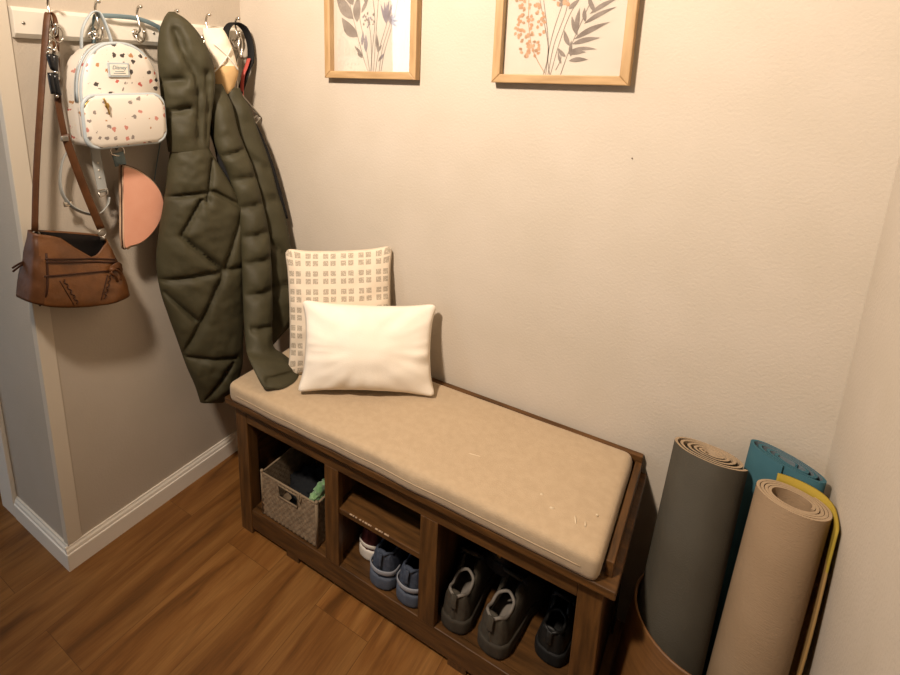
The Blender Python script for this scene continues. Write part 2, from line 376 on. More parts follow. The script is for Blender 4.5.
# cloth pieces: rows of (edge point, edge point, stuffing depth) from top to bottom, in metres
HOOD = [(0.076, -0.329, 1.597, 0.083, -0.315, 1.598, 0.012), (0.075, -0.343, 1.579, 0.098, -0.294, 1.583, 0.03), (0.074, -0.357, 1.551, 0.112, -0.273, 1.557, 0.045), (0.074, -0.367, 1.513, 0.127, -0.253, 1.518, 0.055), (0.076, -0.374, 1.464, 0.139, -0.238, 1.468, 0.06), (0.079, -0.376, 1.414, 0.145, -0.236, 1.416, 0.06), (0.084, -0.378, 1.367, 0.146, -0.244, 1.366, 0.058), (0.088, -0.379, 1.319, 0.146, -0.255, 1.316, 0.055), (0.093, -0.38, 1.268, 0.146, -0.266, 1.263, 0.05), (0.098, -0.379, 1.205, 0.147, -0.275, 1.197, 0.04)]
PANEL = [(0.098, -0.368, 1.23, 0.141, -0.276, 1.224, 0.03), (0.1, -0.375, 1.204, 0.149, -0.27, 1.197, 0.045), (0.101, -0.385, 1.167, 0.162, -0.253, 1.156, 0.05), (0.1, -0.396, 1.11, 0.179, -0.227, 1.092, 0.052), (0.099, -0.41, 1.052, 0.193, -0.207, 1.026, 0.054), (0.096, -0.428, 0.98, 0.199, -0.205, 0.944, 0.056), (0.093, -0.444, 0.885, 0.202, -0.21, 0.839, 0.056), (0.098, -0.443, 0.798, 0.203, -0.218, 0.745, 0.055), (0.109, -0.431, 0.715, 0.205, -0.224, 0.661, 0.053), (0.121, -0.416, 0.63, 0.206, -0.234, 0.576, 0.05), (0.133, -0.401, 0.541, 0.206, -0.244, 0.489, 0.045), (0.143, -0.384, 0.47, 0.198, -0.266, 0.428, 0.036), (0.148, -0.377, 0.429, 0.189, -0.29, 0.396, 0.026), (0.151, -0.373, 0.402, 0.182, -0.306, 0.377, 0.012)]
PANEL_SEAMS = [[(0.122, -0.381, 0.964), (0.149, -0.323, 1.064)], [(0.122, -0.381, 0.964), (0.171, -0.276, 0.835)], [(0.201, -0.212, 0.996), (0.171, -0.276, 0.835), (0.112, -0.403, 0.58)], [(0.092, -0.446, 0.832), (0.171, -0.276, 0.835), (0.203, -0.208, 0.832)], [(0.112, -0.403, 0.58), (0.177, -0.262, 0.536)], [(0.174, -0.269, 0.52), (0.138, -0.347, 0.412)], [(0.098, -0.433, 0.794), (0.131, -0.361, 0.694)], [(0.111, -0.406, 1.077), (0.166, -0.288, 1.085), (0.2, -0.213, 1.028)], [(0.168, -0.283, 1.176), (0.156, -0.308, 1.056)]]
SLEEVE = [(0.108, -0.222, 1.397, 0.122, -0.192, 1.397, 0.01), (0.108, -0.232, 1.373, 0.13, -0.186, 1.373, 0.02), (0.115, -0.24, 1.335, 0.144, -0.177, 1.334, 0.03), (0.128, -0.244, 1.26, 0.161, -0.173, 1.257, 0.035), (0.143, -0.243, 1.2, 0.181, -0.162, 1.194, 0.04), (0.163, -0.222, 1.121, 0.199, -0.145, 1.113, 0.042), (0.186, -0.217, 1.027, 0.222, -0.138, 1.017, 0.044), (0.207, -0.225, 0.934, 0.246, -0.14, 0.92, 0.045), (0.229, -0.242, 0.844, 0.268, -0.157, 0.827, 0.045), (0.253, -0.265, 0.757, 0.292, -0.181, 0.737, 0.045), (0.278, -0.287, 0.689, 0.315, -0.207, 0.667, 0.045), (0.307, -0.309, 0.623, 0.343, -0.233, 0.6, 0.044), (0.345, -0.336, 0.611, 0.395, -0.229, 0.577, 0.042), (0.378, -0.351, 0.596, 0.437, -0.225, 0.555, 0.04), (0.408, -0.361, 0.579, 0.461, -0.248, 0.54, 0.036), (0.427, -0.364, 0.562, 0.468, -0.276, 0.531, 0.025), (0.438, -0.363, 0.552, 0.464, -0.306, 0.532, 0.01)]
SLEEVE_SEAMS = [[(0.211, -0.27, 1.179), (0.249, -0.187, 1.203)], [(0.215, -0.26, 1.102), (0.257, -0.17, 1.115)], [(0.224, -0.242, 1.015), (0.264, -0.156, 1.03)], [(0.224, -0.241, 0.928), (0.265, -0.153, 0.94)], [(0.223, -0.244, 0.85), (0.267, -0.15, 0.855)], [(0.223, -0.243, 0.759), (0.268, -0.147, 0.761)], [(0.223, -0.244, 0.666), (0.266, -0.151, 0.652)], [(0.222, -0.245, 0.568), (0.266, -0.151, 0.55)], [(0.231, -0.225, 0.463), (0.3, -0.079, 0.46)]]
BACKP = [(0.098, -0.15, 1.384, 0.114, -0.116, 1.384, 0.008), (0.098, -0.161, 1.353, 0.123, -0.109, 1.352, 0.015), (0.107, -0.163, 1.316, 0.139, -0.096, 1.314, 0.022), (0.12, -0.157, 1.253, 0.154, -0.084, 1.249, 0.025), (0.148, -0.139, 1.156, 0.182, -0.067, 1.15, 0.028), (0.17, -0.135, 1.059, 0.206, -0.058, 1.05, 0.03), (0.194, -0.128, 0.959, 0.232, -0.047, 0.947, 0.03), (0.212, -0.132, 0.86, 0.251, -0.047, 0.844, 0.03), (0.227, -0.143, 0.761, 0.268, -0.054, 0.741, 0.03), (0.239, -0.159, 0.68, 0.283, -0.064, 0.656, 0.03), (0.245, -0.167, 0.638, 0.291, -0.069, 0.612, 0.025), (0.252, -0.175, 0.6, 0.281, -0.112, 0.582, 0.02), (0.258, -0.183, 0.555, 0.269, -0.159, 0.547, 0.008)]
BACKP_SEAMS = [[(0.188, -0.162, 1.016), (0.245, -0.038, 1.035)], [(0.211, -0.112, 0.889), (0.245, -0.038, 0.793)], [(0.208, -0.118, 0.737), (0.251, -0.026, 0.739)], [(0.209, -0.117, 0.563), (0.252, -0.025, 0.652)], [(0.193, -0.15, 1.162), (0.22, -0.092, 1.125)]]
CLOTH = [(0.05, -0.194, 1.564, 0.074, -0.141, 1.568, 0.008), (0.053, -0.197, 1.546, 0.083, -0.134, 1.55, 0.018), (0.06, -0.194, 1.514, 0.092, -0.124, 1.517, 0.026), (0.067, -0.188, 1.478, 0.1, -0.118, 1.48, 0.03), (0.069, -0.184, 1.451, 0.102, -0.113, 1.453, 0.032), (0.07, -0.182, 1.433, 0.103, -0.111, 1.434, 0.03)]
BRIM = [(0.073, -0.183, 1.451, 0.106, -0.112, 1.453, 0.03), (0.072, -0.184, 1.427, 0.105, -0.113, 1.428, 0.033), (0.074, -0.18, 1.396, 0.1, -0.123, 1.396, 0.03), (0.077, -0.173, 1.374, 0.096, -0.133, 1.374, 0.024), (0.082, -0.163, 1.359, 0.091, -0.143, 1.358, 0.012)]
CLOTH_SEAMS = [[(0.084, -0.184, 1.517), (0.114, -0.12, 1.44)], [(0.106, -0.137, 1.507), (0.082, -0.188, 1.433)]]
# ---------------------------------------------------------------- the room
XR = 1.73                     # right wall
WY = -0.738                   # where the left wall ends
HB = 0.077
struct('floor', nbox(-2.6, XR+.1, -3.1, 2.1, -0.05, 0), 'floor')
struct('ceiling', nbox(-2.6, XR+.1, -3.1, 2.1, 2.44, 2.5), 'ceil')
struct('wall_back', nbox(-0.41, XR+.1, 0, 0.1, 0, 2.44), 'wall')
struct('wall_left', nbox(-0.41, 0, WY, 0, 0, 2.44), 'wall')
struct('wall_right', nbox(XR, XR+.1, -3.1, 0, 0, 2.44), 'wall')
struct('wall_hall', nbox(-2.7, -2.6, -3.1, 2.1, 0, 2.44), 'wall')
struct('wall_far', nbox(-2.6, -0.41, 2.0, 2.1, 0, 2.44), 'wall')
wf = bmesh.new()              # front wall behind the viewer, with a window opening
box(wf, -2.6, -1.32, -3.1, -3.0, 0, 2.44); box(wf, -0.88, XR, -3.1, -3.0, 0, 2.44)
box(wf, -1.32, -0.88, -3.1, -3.0, 0, 0.60); box(wf, -1.32, -0.88, -3.1, -3.0, 2.2, 2.44)
struct('wall_front', wf, 'wall')
w = bmesh.new()
for x in (-1.32, -0.93): box(w, x, x+.05, -3.07, -3.02, 0.60, 2.2)
for z in (0.60, 1.38, 2.15): box(w, -1.32, -0.88, -3.07, -3.02, z, z+.05)
struct('window_1', w, 'trim')
w = bmesh.new()
for y in (-2.7, -1.75): box(w, -2.6, -2.57, y, y+.05, 0.8, 2.1)
for z in (0.8, 1.42, 2.05): box(w, -2.6, -2.57, -2.7, -1.70, z, z+.05)
struct('added_window', w, 'trim')  # made-up window bars on the hall wall, added to go with the fill light
PROF = [(0, 0), (.014, 0), (.014, .052), (.0135, .055), (.0105, .057), (.0105, .060), (.0095, .066), (.006, .071), (.005, .077), (0, .077)]
struct('baseboard_left', prism(bmesh.new(), PROF, WY-.012, -0.0, 'y'), 'trim')
def mitre_board(name, pts_fn, a, b):
    bm = bmesh.new()
    v0 = [bm.verts.new(pts_fn(d, z, a)) for d, z in PROF]; v1 = [bm.verts.new(pts_fn(d, z, b)) for d, z in PROF]
    n = len(PROF); bm.faces.new(v0[::-1]); bm.faces.new(v1)
    for i in range(n): bm.faces.new((v0[i], v0[(i+1) % n], v1[(i+1) % n], v1[i]))
    return struct(name, bm, 'trim')
mitre_board('baseboard_end', lambda d, z, x: (x+(d if x > -.1 else 0), WY-d, z), -0.328, 0.0)
mitre_board('baseboard_right', lambda d, z, y: (XR-d, y, z), -3.0, -0.014)
g = bmesh.new()               # corner guard on the end of the left wall
box(g, 0, .004, WY-.004, WY+.036, .0785, 2.44, .0015); box(g, -.022, .001, WY-.0036, WY, .0785, 2.44, .001)
struct('trim_1', g, 'guard')
g = bmesh.new(); box(g, -.412, -.330, WY-.014, WY, 0, 2.12, .003); box(g, -.426, -.41, WY-.014, 0.0, 0, 2.12, .002)
struct('trim_2', g, 'trim')

# a pin hole mark on the wall
nl = tag(obj('wall_nail', cyl(bmesh.new(), (1.283, -.0015, 1.258), .0013, .003, 'y', 10), 'leather_dark'), 'tiny dark nail in the bare wall below the rust flower picture', 'nail')

# ---------------------------------------------------------------- coat rail
rail = thing('coat_rail', 'white wall board with chrome double coat hooks, screwed to the short wall', 'coat rack', (0.01, -.35, 1.506))
b = bmesh.new()
v = [(.0, 1.506), (.012, 1.506), (.020, 1.516), (.020, 1.567), (.012, 1.577), (0, 1.577)]
prism(b, v, -.700, -.015, 'y', .002, 2)
obj('board', b, 'board', rail, smooth=False)
HOOK_Y = [-.628, -.515, -.400, -.285, -.172, -.057]
for y in HOOK_Y:
    b = bmesh.new()
    ball(b, (.022, y, 1.535), .010, (.5, 1, 1.3))
    tube(b, [(.022, y, 1.538), (.035, y, 1.536), (.046, y, 1.548), (.042, y, 1.570), (.038, y, 1.588), (.046, y, 1.604), (.056, y, 1.606)], .0034)
    ball(b, (.058, y, 1.605), .0055)
    tube(b, [(.022, y, 1.533), (.030, y, 1.517), (.046, y, 1.511), (.060, y, 1.520), (.064, y, 1.536)], .0034)
    ball(b, (.064, y, 1.538), .0055)
    obj('hook', b, 'chrome', rail)
for y in (-.680, -.343, -.03):
    obj('screw', cyl(bmesh.new(), (.0205, y, 1.540), .0035, .003, 'x', 12), 'steel', rail)

# ---------------------------------------------------------------- brown handbag
bag = thing('handbag', 'brown leather crossbody handbag hanging from the first hook by its long strap', 'handbag', (.06, -.66, .83))
def lerp(a, b_, t): return a+(b_-a)*t
def bag_shell(grow=0.0, tdown=0.0, nb=64, nv=26):
    bm = bmesh.new(); rings = []
    for j in range(nv+1):
        vv = j/nv; ring = []
        for k in range(nb):
            an = 2*PI*k/nb; ex = 0.42
            cx, sx = math.cos(an), math.sin(an)
            a = math.copysign(abs(cx)**ex, cx); d = math.copysign(abs(sx)**ex, sx)       # a across, d front (+) / back (-)
            yl = lerp(-.790, -.750, vv); yr = lerp(-.535, -.572, vv**1.3)
            y = lerp(yl, yr, (a*(1-grow*3)+1)/2)
            zb = .853-.036*a-.020*(1-a*a)
            zt_f = (1.018-.030*a) - .052*math.exp(-((a-.35)/.48)**2)
            zt_b = 1.024-.028*a
            zt = lerp(zt_b, zt_f, (d+1)/2)-tdown
            z = lerp(zb, zt, vv)
            bul = math.sin(PI*min(1, vv*1.05+.05))**.6
            x = .072+d*(lerp(.050, .026, vv)+.010*bul-grow)+.012*vv*0
            p = V((x, y, z)); f = noise.noise(p*22)*.0042+noise.noise(p*50)*.0018
            x += f*(1 if d > 0 else -1)*(1-vv*.3); y += .5*f*a
            ring.append(bm.verts.new((max(x, .006), y, z)))
        rings.append(ring)
    for A, B in zip(rings[:-1], rings[1:]):
        for k in range(nb): bm.faces.new((A[k], A[(k+1) % nb], B[(k+1) % nb], B[k]))
    cb = bm.verts.new(sum((v_.co for v_ in rings[0]), V())/nb+V((0, 0, -.003)))
    for k in range(nb): bm.faces.new((rings[0][(k+1) % nb], rings[0][k], cb))
    return bm, rings
bm, rings = bag_shell()
from mathutils.bvhtree import BVHTree
BAGT = BVHTree.FromBMesh(bm)
body = obj('body', bm, ['leather', 'leather_side'], bag)
for p in body.data.polygons:                                 # the gusset end is duller hide
    if p.center.y < -.742-.16*max(0, 1.0-p.center.z)+.0 and p.normal.y < -.25: p.material_index = 1
sm = body.modifiers.new('s', 'SOLIDIFY'); sm.thickness = .003; sm.offset = -1
bm, r2 = bag_shell(grow=.006, tdown=.004)
obj('inner_lining', bm, 'lining', bag)
def fx(y, z):                                                # x of the bag's front face
    h = BAGT.ray_cast(V((1, y, z)), V((-1, 0, 0)))
    return h[0].x+.001 if h[0] else .10
def on_front(pts, off=.0015): return [(fx(y, z)+off, y, z) for y, z in pts]
for nm, zs in (('zip_line', (.978, .922)), ('pocket_seam', (.946, .900))):
    y0, y1 = (-.742, -.556) if nm == 'zip_line' else (-.752, -.552)
    for dz in ((0, .008) if nm == 'zip_line' else (0,)):
        b = bmesh.new(); tube(b, on_front([(lerp(y0, y1, t), lerp(zs[0], zs[1], t)+dz) for t in [i/14 for i in range(15)]]), .0022, 6, 2)
        obj(nm, b, 'leather_dark', bag)
# whipstitched diagonals on the pocket
for (ya, za), (yb, zb) in (((-.712, .925), (-.688, .852)), ((-.592, .900), (-.622, .842))):
    n = 9; b = bmesh.new()
    for i in range(n):
        t0, t1 = i/n, (i+.8)/n; s = .003 if i % 2 else -.003
        tube(b, on_front([(lerp(ya, yb, t0)-s, lerp(za, zb, t0)), (lerp(ya, yb, t1)+s, lerp(za, zb, t1))], .001), .0013, 5, 0)
    tube(b, on_front([(lerp(ya, yb, t)-.009, lerp(za, zb, t)) for t in (0, .3, .6, 1)], .0), .0013, 6, 3)
    obj('whipstitch', b, 'leather_dark', bag)
b = bmesh.new()                                              # upright seam at the gusset
tube(b, on_front([(-.736, .998), (-.744, .95), (-.755, .90), (-.762, .868)], -.0005), .0025, 6, 4)
obj('side_seam', b, 'leather_dark', bag)
b = bmesh.new()
X = fx(-.586, .905)
ribbon(b, [(X+.004, -.590, .914), (X+.012, -.578, .908), (X+.012, -.570, .893), (X+.009, -.571, .878)], (1, .4, .6), .008, .002)
ribbon(b, [(X+.004, -.590, .914), (X+.012, -.596, .906), (X+.014, -.586, .893), (X+.010, -.580, .876)], (1, .4, .6), .008, .002)
ball(b, (X+.006, -.590, .914), .008)
ribbon(b, [(X+.004, -.590, .914), (X+.007, -.575, .921), (X+.0, -.562, .912), (X-.006, -.556, .895)], (0, 0, 1), .016, .002)
obj('knotted_tassel', b, 'leather_side', bag)
for dz in (0, -.006):
    b = bmesh.new()
    ribbon(b, [(.060, -.760, .975), (.058, -.775, .973+dz), (.058, -.793, .966+dz*1.5)], (0, .3, 1), .005, .002)
    obj('zip_pull', b, 'leather_dark', bag)
b = bmesh.new()
ribbon(b, [(.068, -.738, 1.046), (.062, -.712, 1.20), (.055, -.676, 1.38), (.051, -.655, 1.48), (.046, -.640, 1.545), (.045, -.632, 1.566),
           (.046, -.622, 1.545), (.050, -.630, 1.46), (.054, -.640, 1.36), (.058, -.637, 1.268)], (.75, .65, 0), .015, .003)
ribbon(b, [(.060, -.637, 1.275), (.064, -.628, 1.22), (.070, -.605, 1.11), (.076, -.583, 1.018)], (.6, .8, 0), .019, .004)
st = obj('strap', b, 'leather_side', bag)
b = bmesh.new()
box(b, .056, .066, -.648, -.624, 1.258, 1.272, .002)
obj('buckle', b, 'steel', st)
for nm, (x, y, z) in (('ring', (.068, -.738, 1.036)), ('ring', (.076, -.581, 1.004))):
    b = bmesh.new()
    tube(b, [(x+.0, y+.010*math.cos(a), z+.010*math.sin(a)) for a in [2*PI*k/10 for k in range(10)]], .002, 6, 3, True)
    ribbon(b, [(x, y, z-.008), (x-.001, y-.001, z-.022)], (.5, .8, 0), .012, .003, 2)
    obj('strap_ring', b, 'steel', bag)

# ---------------------------------------------------------------- keys
kr = thing('key_bunch', 'bunch of keys and dark charms hanging beside the brown bag strap', 'keys', (.06, -.64, 1.40))
b = bmesh.new()
tube(b, [(.055, -.622+.012*math.cos(a), 1.517+.018*math.sin(a)) for a in [2*PI*k/12 for k in range(12)]], .0014, 6, 3, True)
tube(b, [(.062, -.640+.008*math.cos(a), 1.492+.011*math.sin(a)) for a in [2*PI*k/12 for k in range(12)]], .0014, 6, 3, True)
obj('split_ring', b, 'chrome', kr)
for (y, z, l, t) in ((-.652, 1.452, .034, .1), (-.640, 1.448, .036, -.1)):
    b = bmesh.new(); tube(b, [(.064, y, z+l/2), (.066, y+t*.02, z), (.066, y+t*.05, z-l/2)], .0075, 10, 3); obj('black_charm', b, 'blackgloss', kr)
for (y, z) in ((-.655, 1.400), (-.645, 1.396)):
    b = bmesh.new(); tube(b, [(.066, y, z+.026), (.067, y, z), (.066, y+.002, z-.024)], .007, 10, 3); obj('black_charm', b, 'blackgloss', kr)
for y, z, r in ((-.650, 1.484, .006), (-.640, 1.478, .007), (-.655, 1.473, .005), (-.644, 1.427, .005), (-.640, 1.412, .004), (-.648, 1.370, .0045)): obj('silver_bead', ball(bmesh.new(), (.068, y, z), r, u=10, v=6), 'chrome', kr)
b = bmesh.new(); prism(b, [(-.635, 1.465), (-.630, 1.462), (-.629, 1.415), (-.633, 1.410), (-.636, 1.415)], .056, .058, 'x'); cyl(b, (.057, -.633, 1.470), .010, .002, 'x', 14)
obj('key', b, 'steel', kr)

# ---------------------------------------------------------------- mini backpack
bp = thing('mini_backpack', 'small white printed backpack with blue-grey piping hanging from the second hook', 'backpack', (.08, -.515, 1.243))
def arch(y0, y1, z0, z1, zs, r=.018, n=22):
    out = []
    for cy, a0 in ((y1-r, -90),):
        for k in range(5): a = math.radians(a0+90*k/4); out.append((cy+r*math.cos(a), z0+r+r*math.sin(a)))
    c = (y0+y1)/2; hw = (y1-y0)/2
    for k in range(n+1):
        a = PI*k/n; ca = math.cos(a); out.append((c+hw*math.copysign(abs(ca)**.82, ca), zs+(z1-zs)*math.sin(a)**.92))
    for k in range(5): a = math.radians(180+90*k/4); out.append((y0+r+r*math.cos(a), z0+r+r*math.sin(a)))
    return out
A1 = arch(-.614, -.404, 1.243, 1.502, 1.355)
obj('body', prism(bmesh.new(), A1, .026, .122, 'x', .009, 3), 'print', bp)
def loop(bm, outl, x, r, grow=0.0):
    c = (sum(p[0] for p in outl)/len(outl), sum(p[1] for p in outl)/len(outl))
    return tube(bm, [(x, c[0]+(p[0]-c[0])*(1+grow), c[1]+(p[1]-c[1])*(1+grow)) for p in outl], r, 7, 0, True)
b = bmesh.new(); loop(b, A1, .116, .0052, -.012); obj('piping', b, 'bluegrey', bp)
b = bmesh.new()
zt = [p for p in A1 if p[1] > 1.33]
ribbon(b, [(.093, p[0]*1.0+(.0015 if p[0] > -.516 else -.0015), p[1]+.0012) for p in zt], (1, 0, 0), .016, .003, 0)
zp = obj('zip_track', b, 'bluegrey', bp)
b = bmesh.new(); tube(b, [(.093, p[0]+(.003 if p[0] > -.516 else -.003), p[1]+.003) for p in zt], .0012, 5, 0); obj('zip_teeth', b, 'steel', zp)
PK = roundrect(-.626, -.411, 1.244, 1.372, .030)
obj('front_pocket', prism(bmesh.new(), PK, .116, .146, 'x', .010, 3), 'print', bp)
b = bmesh.new(); loop(b, PK, .139, .0055, .0); obj('pocket_piping', b, 'bluegrey', bp)
b = bmesh.new(); tube(b, [(.1435, p[0], p[1]-.007) for p in PK if p[1] > 1.345], .0016, 6, 0); obj('pocket_zip', b, 'gold', bp)
b = bmesh.new()
tube(b, [(.149, -.578, 1.366), (.152, -.575, 1.352), (.152, -.571, 1.338), (.150, -.568, 1.326)], .0022, 6)
ball(b, (.151, -.572, 1.348), .006, (.6, 1, 1.2)); obj('zip_pull', b, 'gold', bp)
tg = obj('name_plate', nbox(.122, .1265, -.546, -.490, 1.417, 1.453, .0012), 'bluegrey', bp, smooth=False)
obj('plate_face', nbox(.1262, .1275, -.5415, -.4945, 1.4215, 1.4485, .0006), 'board', tg, smooth=False)
def text(name, body_, size, loc, rot, m, parent, shear=0.0):
    cu = bpy.data.curves.new(name, 'FONT'); cu.body = body_; cu.size = size; cu.align_x = 'CENTER'; cu.align_y = 'CENTER'; cu.extrude = .0003; cu.shear = shear
    o = bpy.data.objects.new(name, cu); C.objects.link(o); o.parent = parent; o.location = loc; o.rotation_euler = rot; cu.materials.append(M[m])
    bpy.context.view_layer.update(); me = bpy.data.meshes.new_from_object(o.evaluated_get(bpy.context.evaluated_depsgraph_get()))
    o2 = bpy.data.objects.new(name, me); C.objects.link(o2); o2.parent = parent; o2.location = loc; o2.rotation_euler = rot
    bpy.data.objects.remove(o); o2.name = name; return o2
text('plate_lettering', 'Disney', .0135, (.1278, -.518, 1.4405), (PI/2, 0, PI/2), 'teal', tg, .25)
for z, hw in ((1.431, .012), (1.4265, .016)): obj('plate_small_print', nbox(.1274, .1279, -.518-hw, -.518+hw, z-.0008, z+.0008), 'teal', tg)
b = bmesh.new(); ribbon(b, [(.040, -.563, 1.482), (.044, -.556, 1.535), (.046, -.532, 1.574), (.049, -.515, 1.580), (.053, -.506, 1.566), (.058, -.497, 1.530), (.060, -.490, 1.488)], (1, -.25, 0), .020, .004)
obj('top_handle', b, 'bluegrey', bp)
b = bmesh.new(); tube(b, [(.046, -.545, 1.52), (.052, -.536, 1.512), (.056, -.528, 1.520), (.052, -.530, 1.532)], .002, 6, 4, True); ball(b, (.055, -.530, 1.522), .008, u=10, v=6)
obj('ring', b, 'chrome', bp)
s1 = bmesh.new(); ribbon(s1, [(.036, -.612, 1.25), (.034, -.640, 1.20), (.036, -.652, 1.14), (.042, -.640, 1.094), (.050, -.612, 1.066), (.052, -.575, 1.052), (.048, -.545, 1.070), (.046, -.536, 1.092)], (.9, -.1, .42), .019, .003)
o = obj('shoulder_strap', s1, 'strapgrey', bp)
b = bmesh.new(); box(b, .036, .044, -.652, -.630, 1.086, 1.100, .002); obj('buckle', b, 'chrome', o)
s2 = bmesh.new(); ribbon(s2, [(.040, -.556, 1.25), (.042, -.556, 1.20), (.042, -.552, 1.15), (.044, -.550, 1.108)], (.15, 1, 0), .024, .004)
o = obj('shoulder_strap', s2, 'strapgrey', bp)
b = bmesh.new(); tube(b, [(.045, -.562, 1.116), (.045, -.538, 1.116), (.047, -.538, 1.098), (.047, -.562, 1.098)], .0024, 6, 0, True); obj('buckle', b, 'chrome', o)
for z in (1.190, 1.170, 1.150): obj('eyelet', cyl(bmesh.new(), (.0447, -.555, z), .0026, .0015, 'x', 10), 'board', o)

# ---------------------------------------------------------------- pink half-moon pouch
pk = thing('half_moon_pouch', 'pink half-moon pouch hanging below the printed backpack', 'pouch', (.05, -.46, .955))
HM = [(-.530, .955), (-.515, .948), (-.480, .950), (-.445, .968), (-.415, 1.000), (-.398, 1.045), (-.402, 1.085), (-.425, 1.125), (-.460, 1.158), (-.495, 1.178), (-.508, 1.180), (-.512, 1.165), (-.521, 1.06)]
hs = [(p.x, p.y) for p in smoothpath([(a, z, 0) for a, z in HM], 4, True)]
o = obj('body', prism(bmesh.new(), hs, .064, .082, 'x', .005, 3), 'pinkside', pk)
b = bmesh.new(); prism(b, [((y+.47)*.955-.47, (z-1.06)*.955+1.06) for y, z in hs[::-1]], .080, .086, 'x'); obj('front_panel', b, 'pink', pk, smooth=False)
b = bmesh.new(); tube(b, [(.078, y, z) for y, z in hs], .0022, 6, 0, True); obj('zip', b, 'leather_dark', pk)
b = bmesh.new(); ribbon(b, [(.060, -.502, 1.178), (.062, -.505, 1.195), (.060, -.508, 1.214)], (.2, 1, .25), .030, .005); obj('strap_tab', b, 'teal', pk)
b = bmesh.new(); tube(b, [(.062, -.526, 1.212), (.062, -.494, 1.204), (.062, -.492, 1.226), (.062, -.522, 1.232)], .0024, 6, 2, True); obj('strap_ring', b, 'chrome', pk)
b = bmesh.new(); ribbon(b, [(.058, -.506, 1.222), (.020, -.508, 1.30), (.016, -.512, 1.42), (.024, -.520, 1.52), (.031, -.516, 1.566), (.034, -.500, 1.5725), (.040, -.455, 1.575), (.038, -.400, 1.574), (.036, -.350, 1.562), (.030, -.325, 1.545),
                            (.022, -.318, 1.48), (.016, -.330, 1.30), (.022, -.375, 1.14), (.050, -.410, 1.075)], (.35, 0, 1), .012, .003)
obj('strap', b, 'teal', pk)
# ---------------------------------------------------------------- olive puffer jacket
jk = thing('puffer_jacket', 'olive green quilted puffer jacket with hood hanging in the corner, one cuff on the bench', 'jacket', (.15, -.28, .39))
HOOD_SEAMS = [[(.06, -.37, 1.405), (.10, -.325, 1.410)], [(.06, -.38, 1.315), (.11, -.315, 1.330)], [(.10, -.330, 1.545), (.108, -.318, 1.49), (.125, -.290, 1.42), (.125, -.290, 1.33), (.12, -.298, 1.24)],
              [(.13, -.262, 1.43), (.135, -.265, 1.33), (.13, -.275, 1.24)]]
hd = puffy(HOOD, HOOD_SEAMS, nv=60, seam_w=.010, seam_d=.40, wrinkle=.007)
obj('hood', hd, 'jacket', jk)
obj('body_panel', puffy(PANEL, PANEL_SEAMS, nv=170, nu=50, seam_d=.34, seam_w=.005, wrinkle=.006), 'jacket', jk)
obj('sleeve', puffy(SLEEVE, SLEEVE_SEAMS, nv=150, nu=28, seam_d=.42, seam_w=.008, wrinkle=.005, zmin=.5425), 'jacket', jk)
obj('back_panel', puffy(BACKP, BACKP_SEAMS, nv=80, nu=18, seam_d=.45, seam_w=.006, wrinkle=.005), 'jacket', jk)
b = bmesh.new(); path = []
ribbon(b, [(.105, -.128, 1.345), (.130, -.110, 1.30), (.150, -.086, 1.245), (.178, -.066, 1.15), (.204, -.055, 1.05), (.226, -.046, .95)], (.6, .75, 0), .022, .012)
obj('zip_placket', b, 'black', jk)
b = bmesh.new()
ribbon(b, [(.095, -.250, 1.36), (.108, -.222, 1.30), (.128, -.205, 1.22), (.150, -.205, 1.12), (.172, -.206, 1.02), (.185, -.215, .9)], (.55, .8, .1), .062, .012)
obj('inner_lining', b, 'black', jk)
b = bmesh.new(); ribbon(b, [(.046, -.318, 1.52), (.052, -.300, 1.545), (.048, -.285, 1.557), (.052, -.268, 1.545), (.060, -.252, 1.51)], (1, 0, .2), .008, .003); obj('hanger_loop', b, 'black', jk)

# ---------------------------------------------------------------- cream cloth
cl = thing('cloth_bag', 'cream cloth bag with a tan bottom hanging behind the jacket hood', 'cloth bag', (.08, -.15, 1.36))
obj('drape', puffy(CLOTH, CLOTH_SEAMS, nv=30, nu=14, seam_d=-.25, seam_w=.005, wrinkle=.006), 'cream', cl)
obj('lower_panel', puffy(BRIM, (), nv=24, nu=14, wrinkle=.003), 'tan_cloth', cl)
for s_ in CLOTH_SEAMS:
    b = bmesh.new(); p_, q_ = V(s_[0]), V(s_[-1]); tube(b, [p_.lerp(q_, t)+V((.027+.010*math.sin(PI*t)-.016, -.008, 0)) for t in (0, .25, .5, .75, 1)], .0026, 6, 4); obj('piping', b, 'board', cl)
b = bmesh.new(); ribbon(b, [(.055, -.190, 1.545), (.052, -.180, 1.560), (.050, -.170, 1.566), (.055, -.158, 1.560), (.060, -.150, 1.548)], (1, 0, 0), .007, .002); obj('loop', b, 'cream', cl)

# ---------------------------------------------------------------- leash and wire hanger
ls = thing('dog_leash', 'black webbing leash loop with silver clip on the hook nearest the corner', 'leash', (.06, -.06, 1.34))
b = bmesh.new(); ribbon(b, [(.055, -.078, 1.44), (.050, -.102, 1.50), (.048, -.108, 1.55), (.050, -.090, 1.582), (.053, -.062, 1.5885), (.058, -.034, 1.572), (.066, -.022, 1.53), (.072, -.026, 1.48), (.072, -.045, 1.44), (.072, -.064, 1.40), (.074, -.085, 1.36), (.078, -.095, 1.32)], (1, .35, 0), .024, .005)
obj('webbing', b, 'black', ls)
b = bmesh.new(); tube(b, [(.066, -.064, 1.545), (.068, -.058, 1.53), (.068, -.060, 1.505), (.069, -.068, 1.480), (.068, -.074, 1.505), (.067, -.070, 1.530)], .0035, 7, 4, True); cyl(b, (.067, -.064, 1.557), .005, .016, 'z', 12)
obj('clip', b, 'chrome', ls)
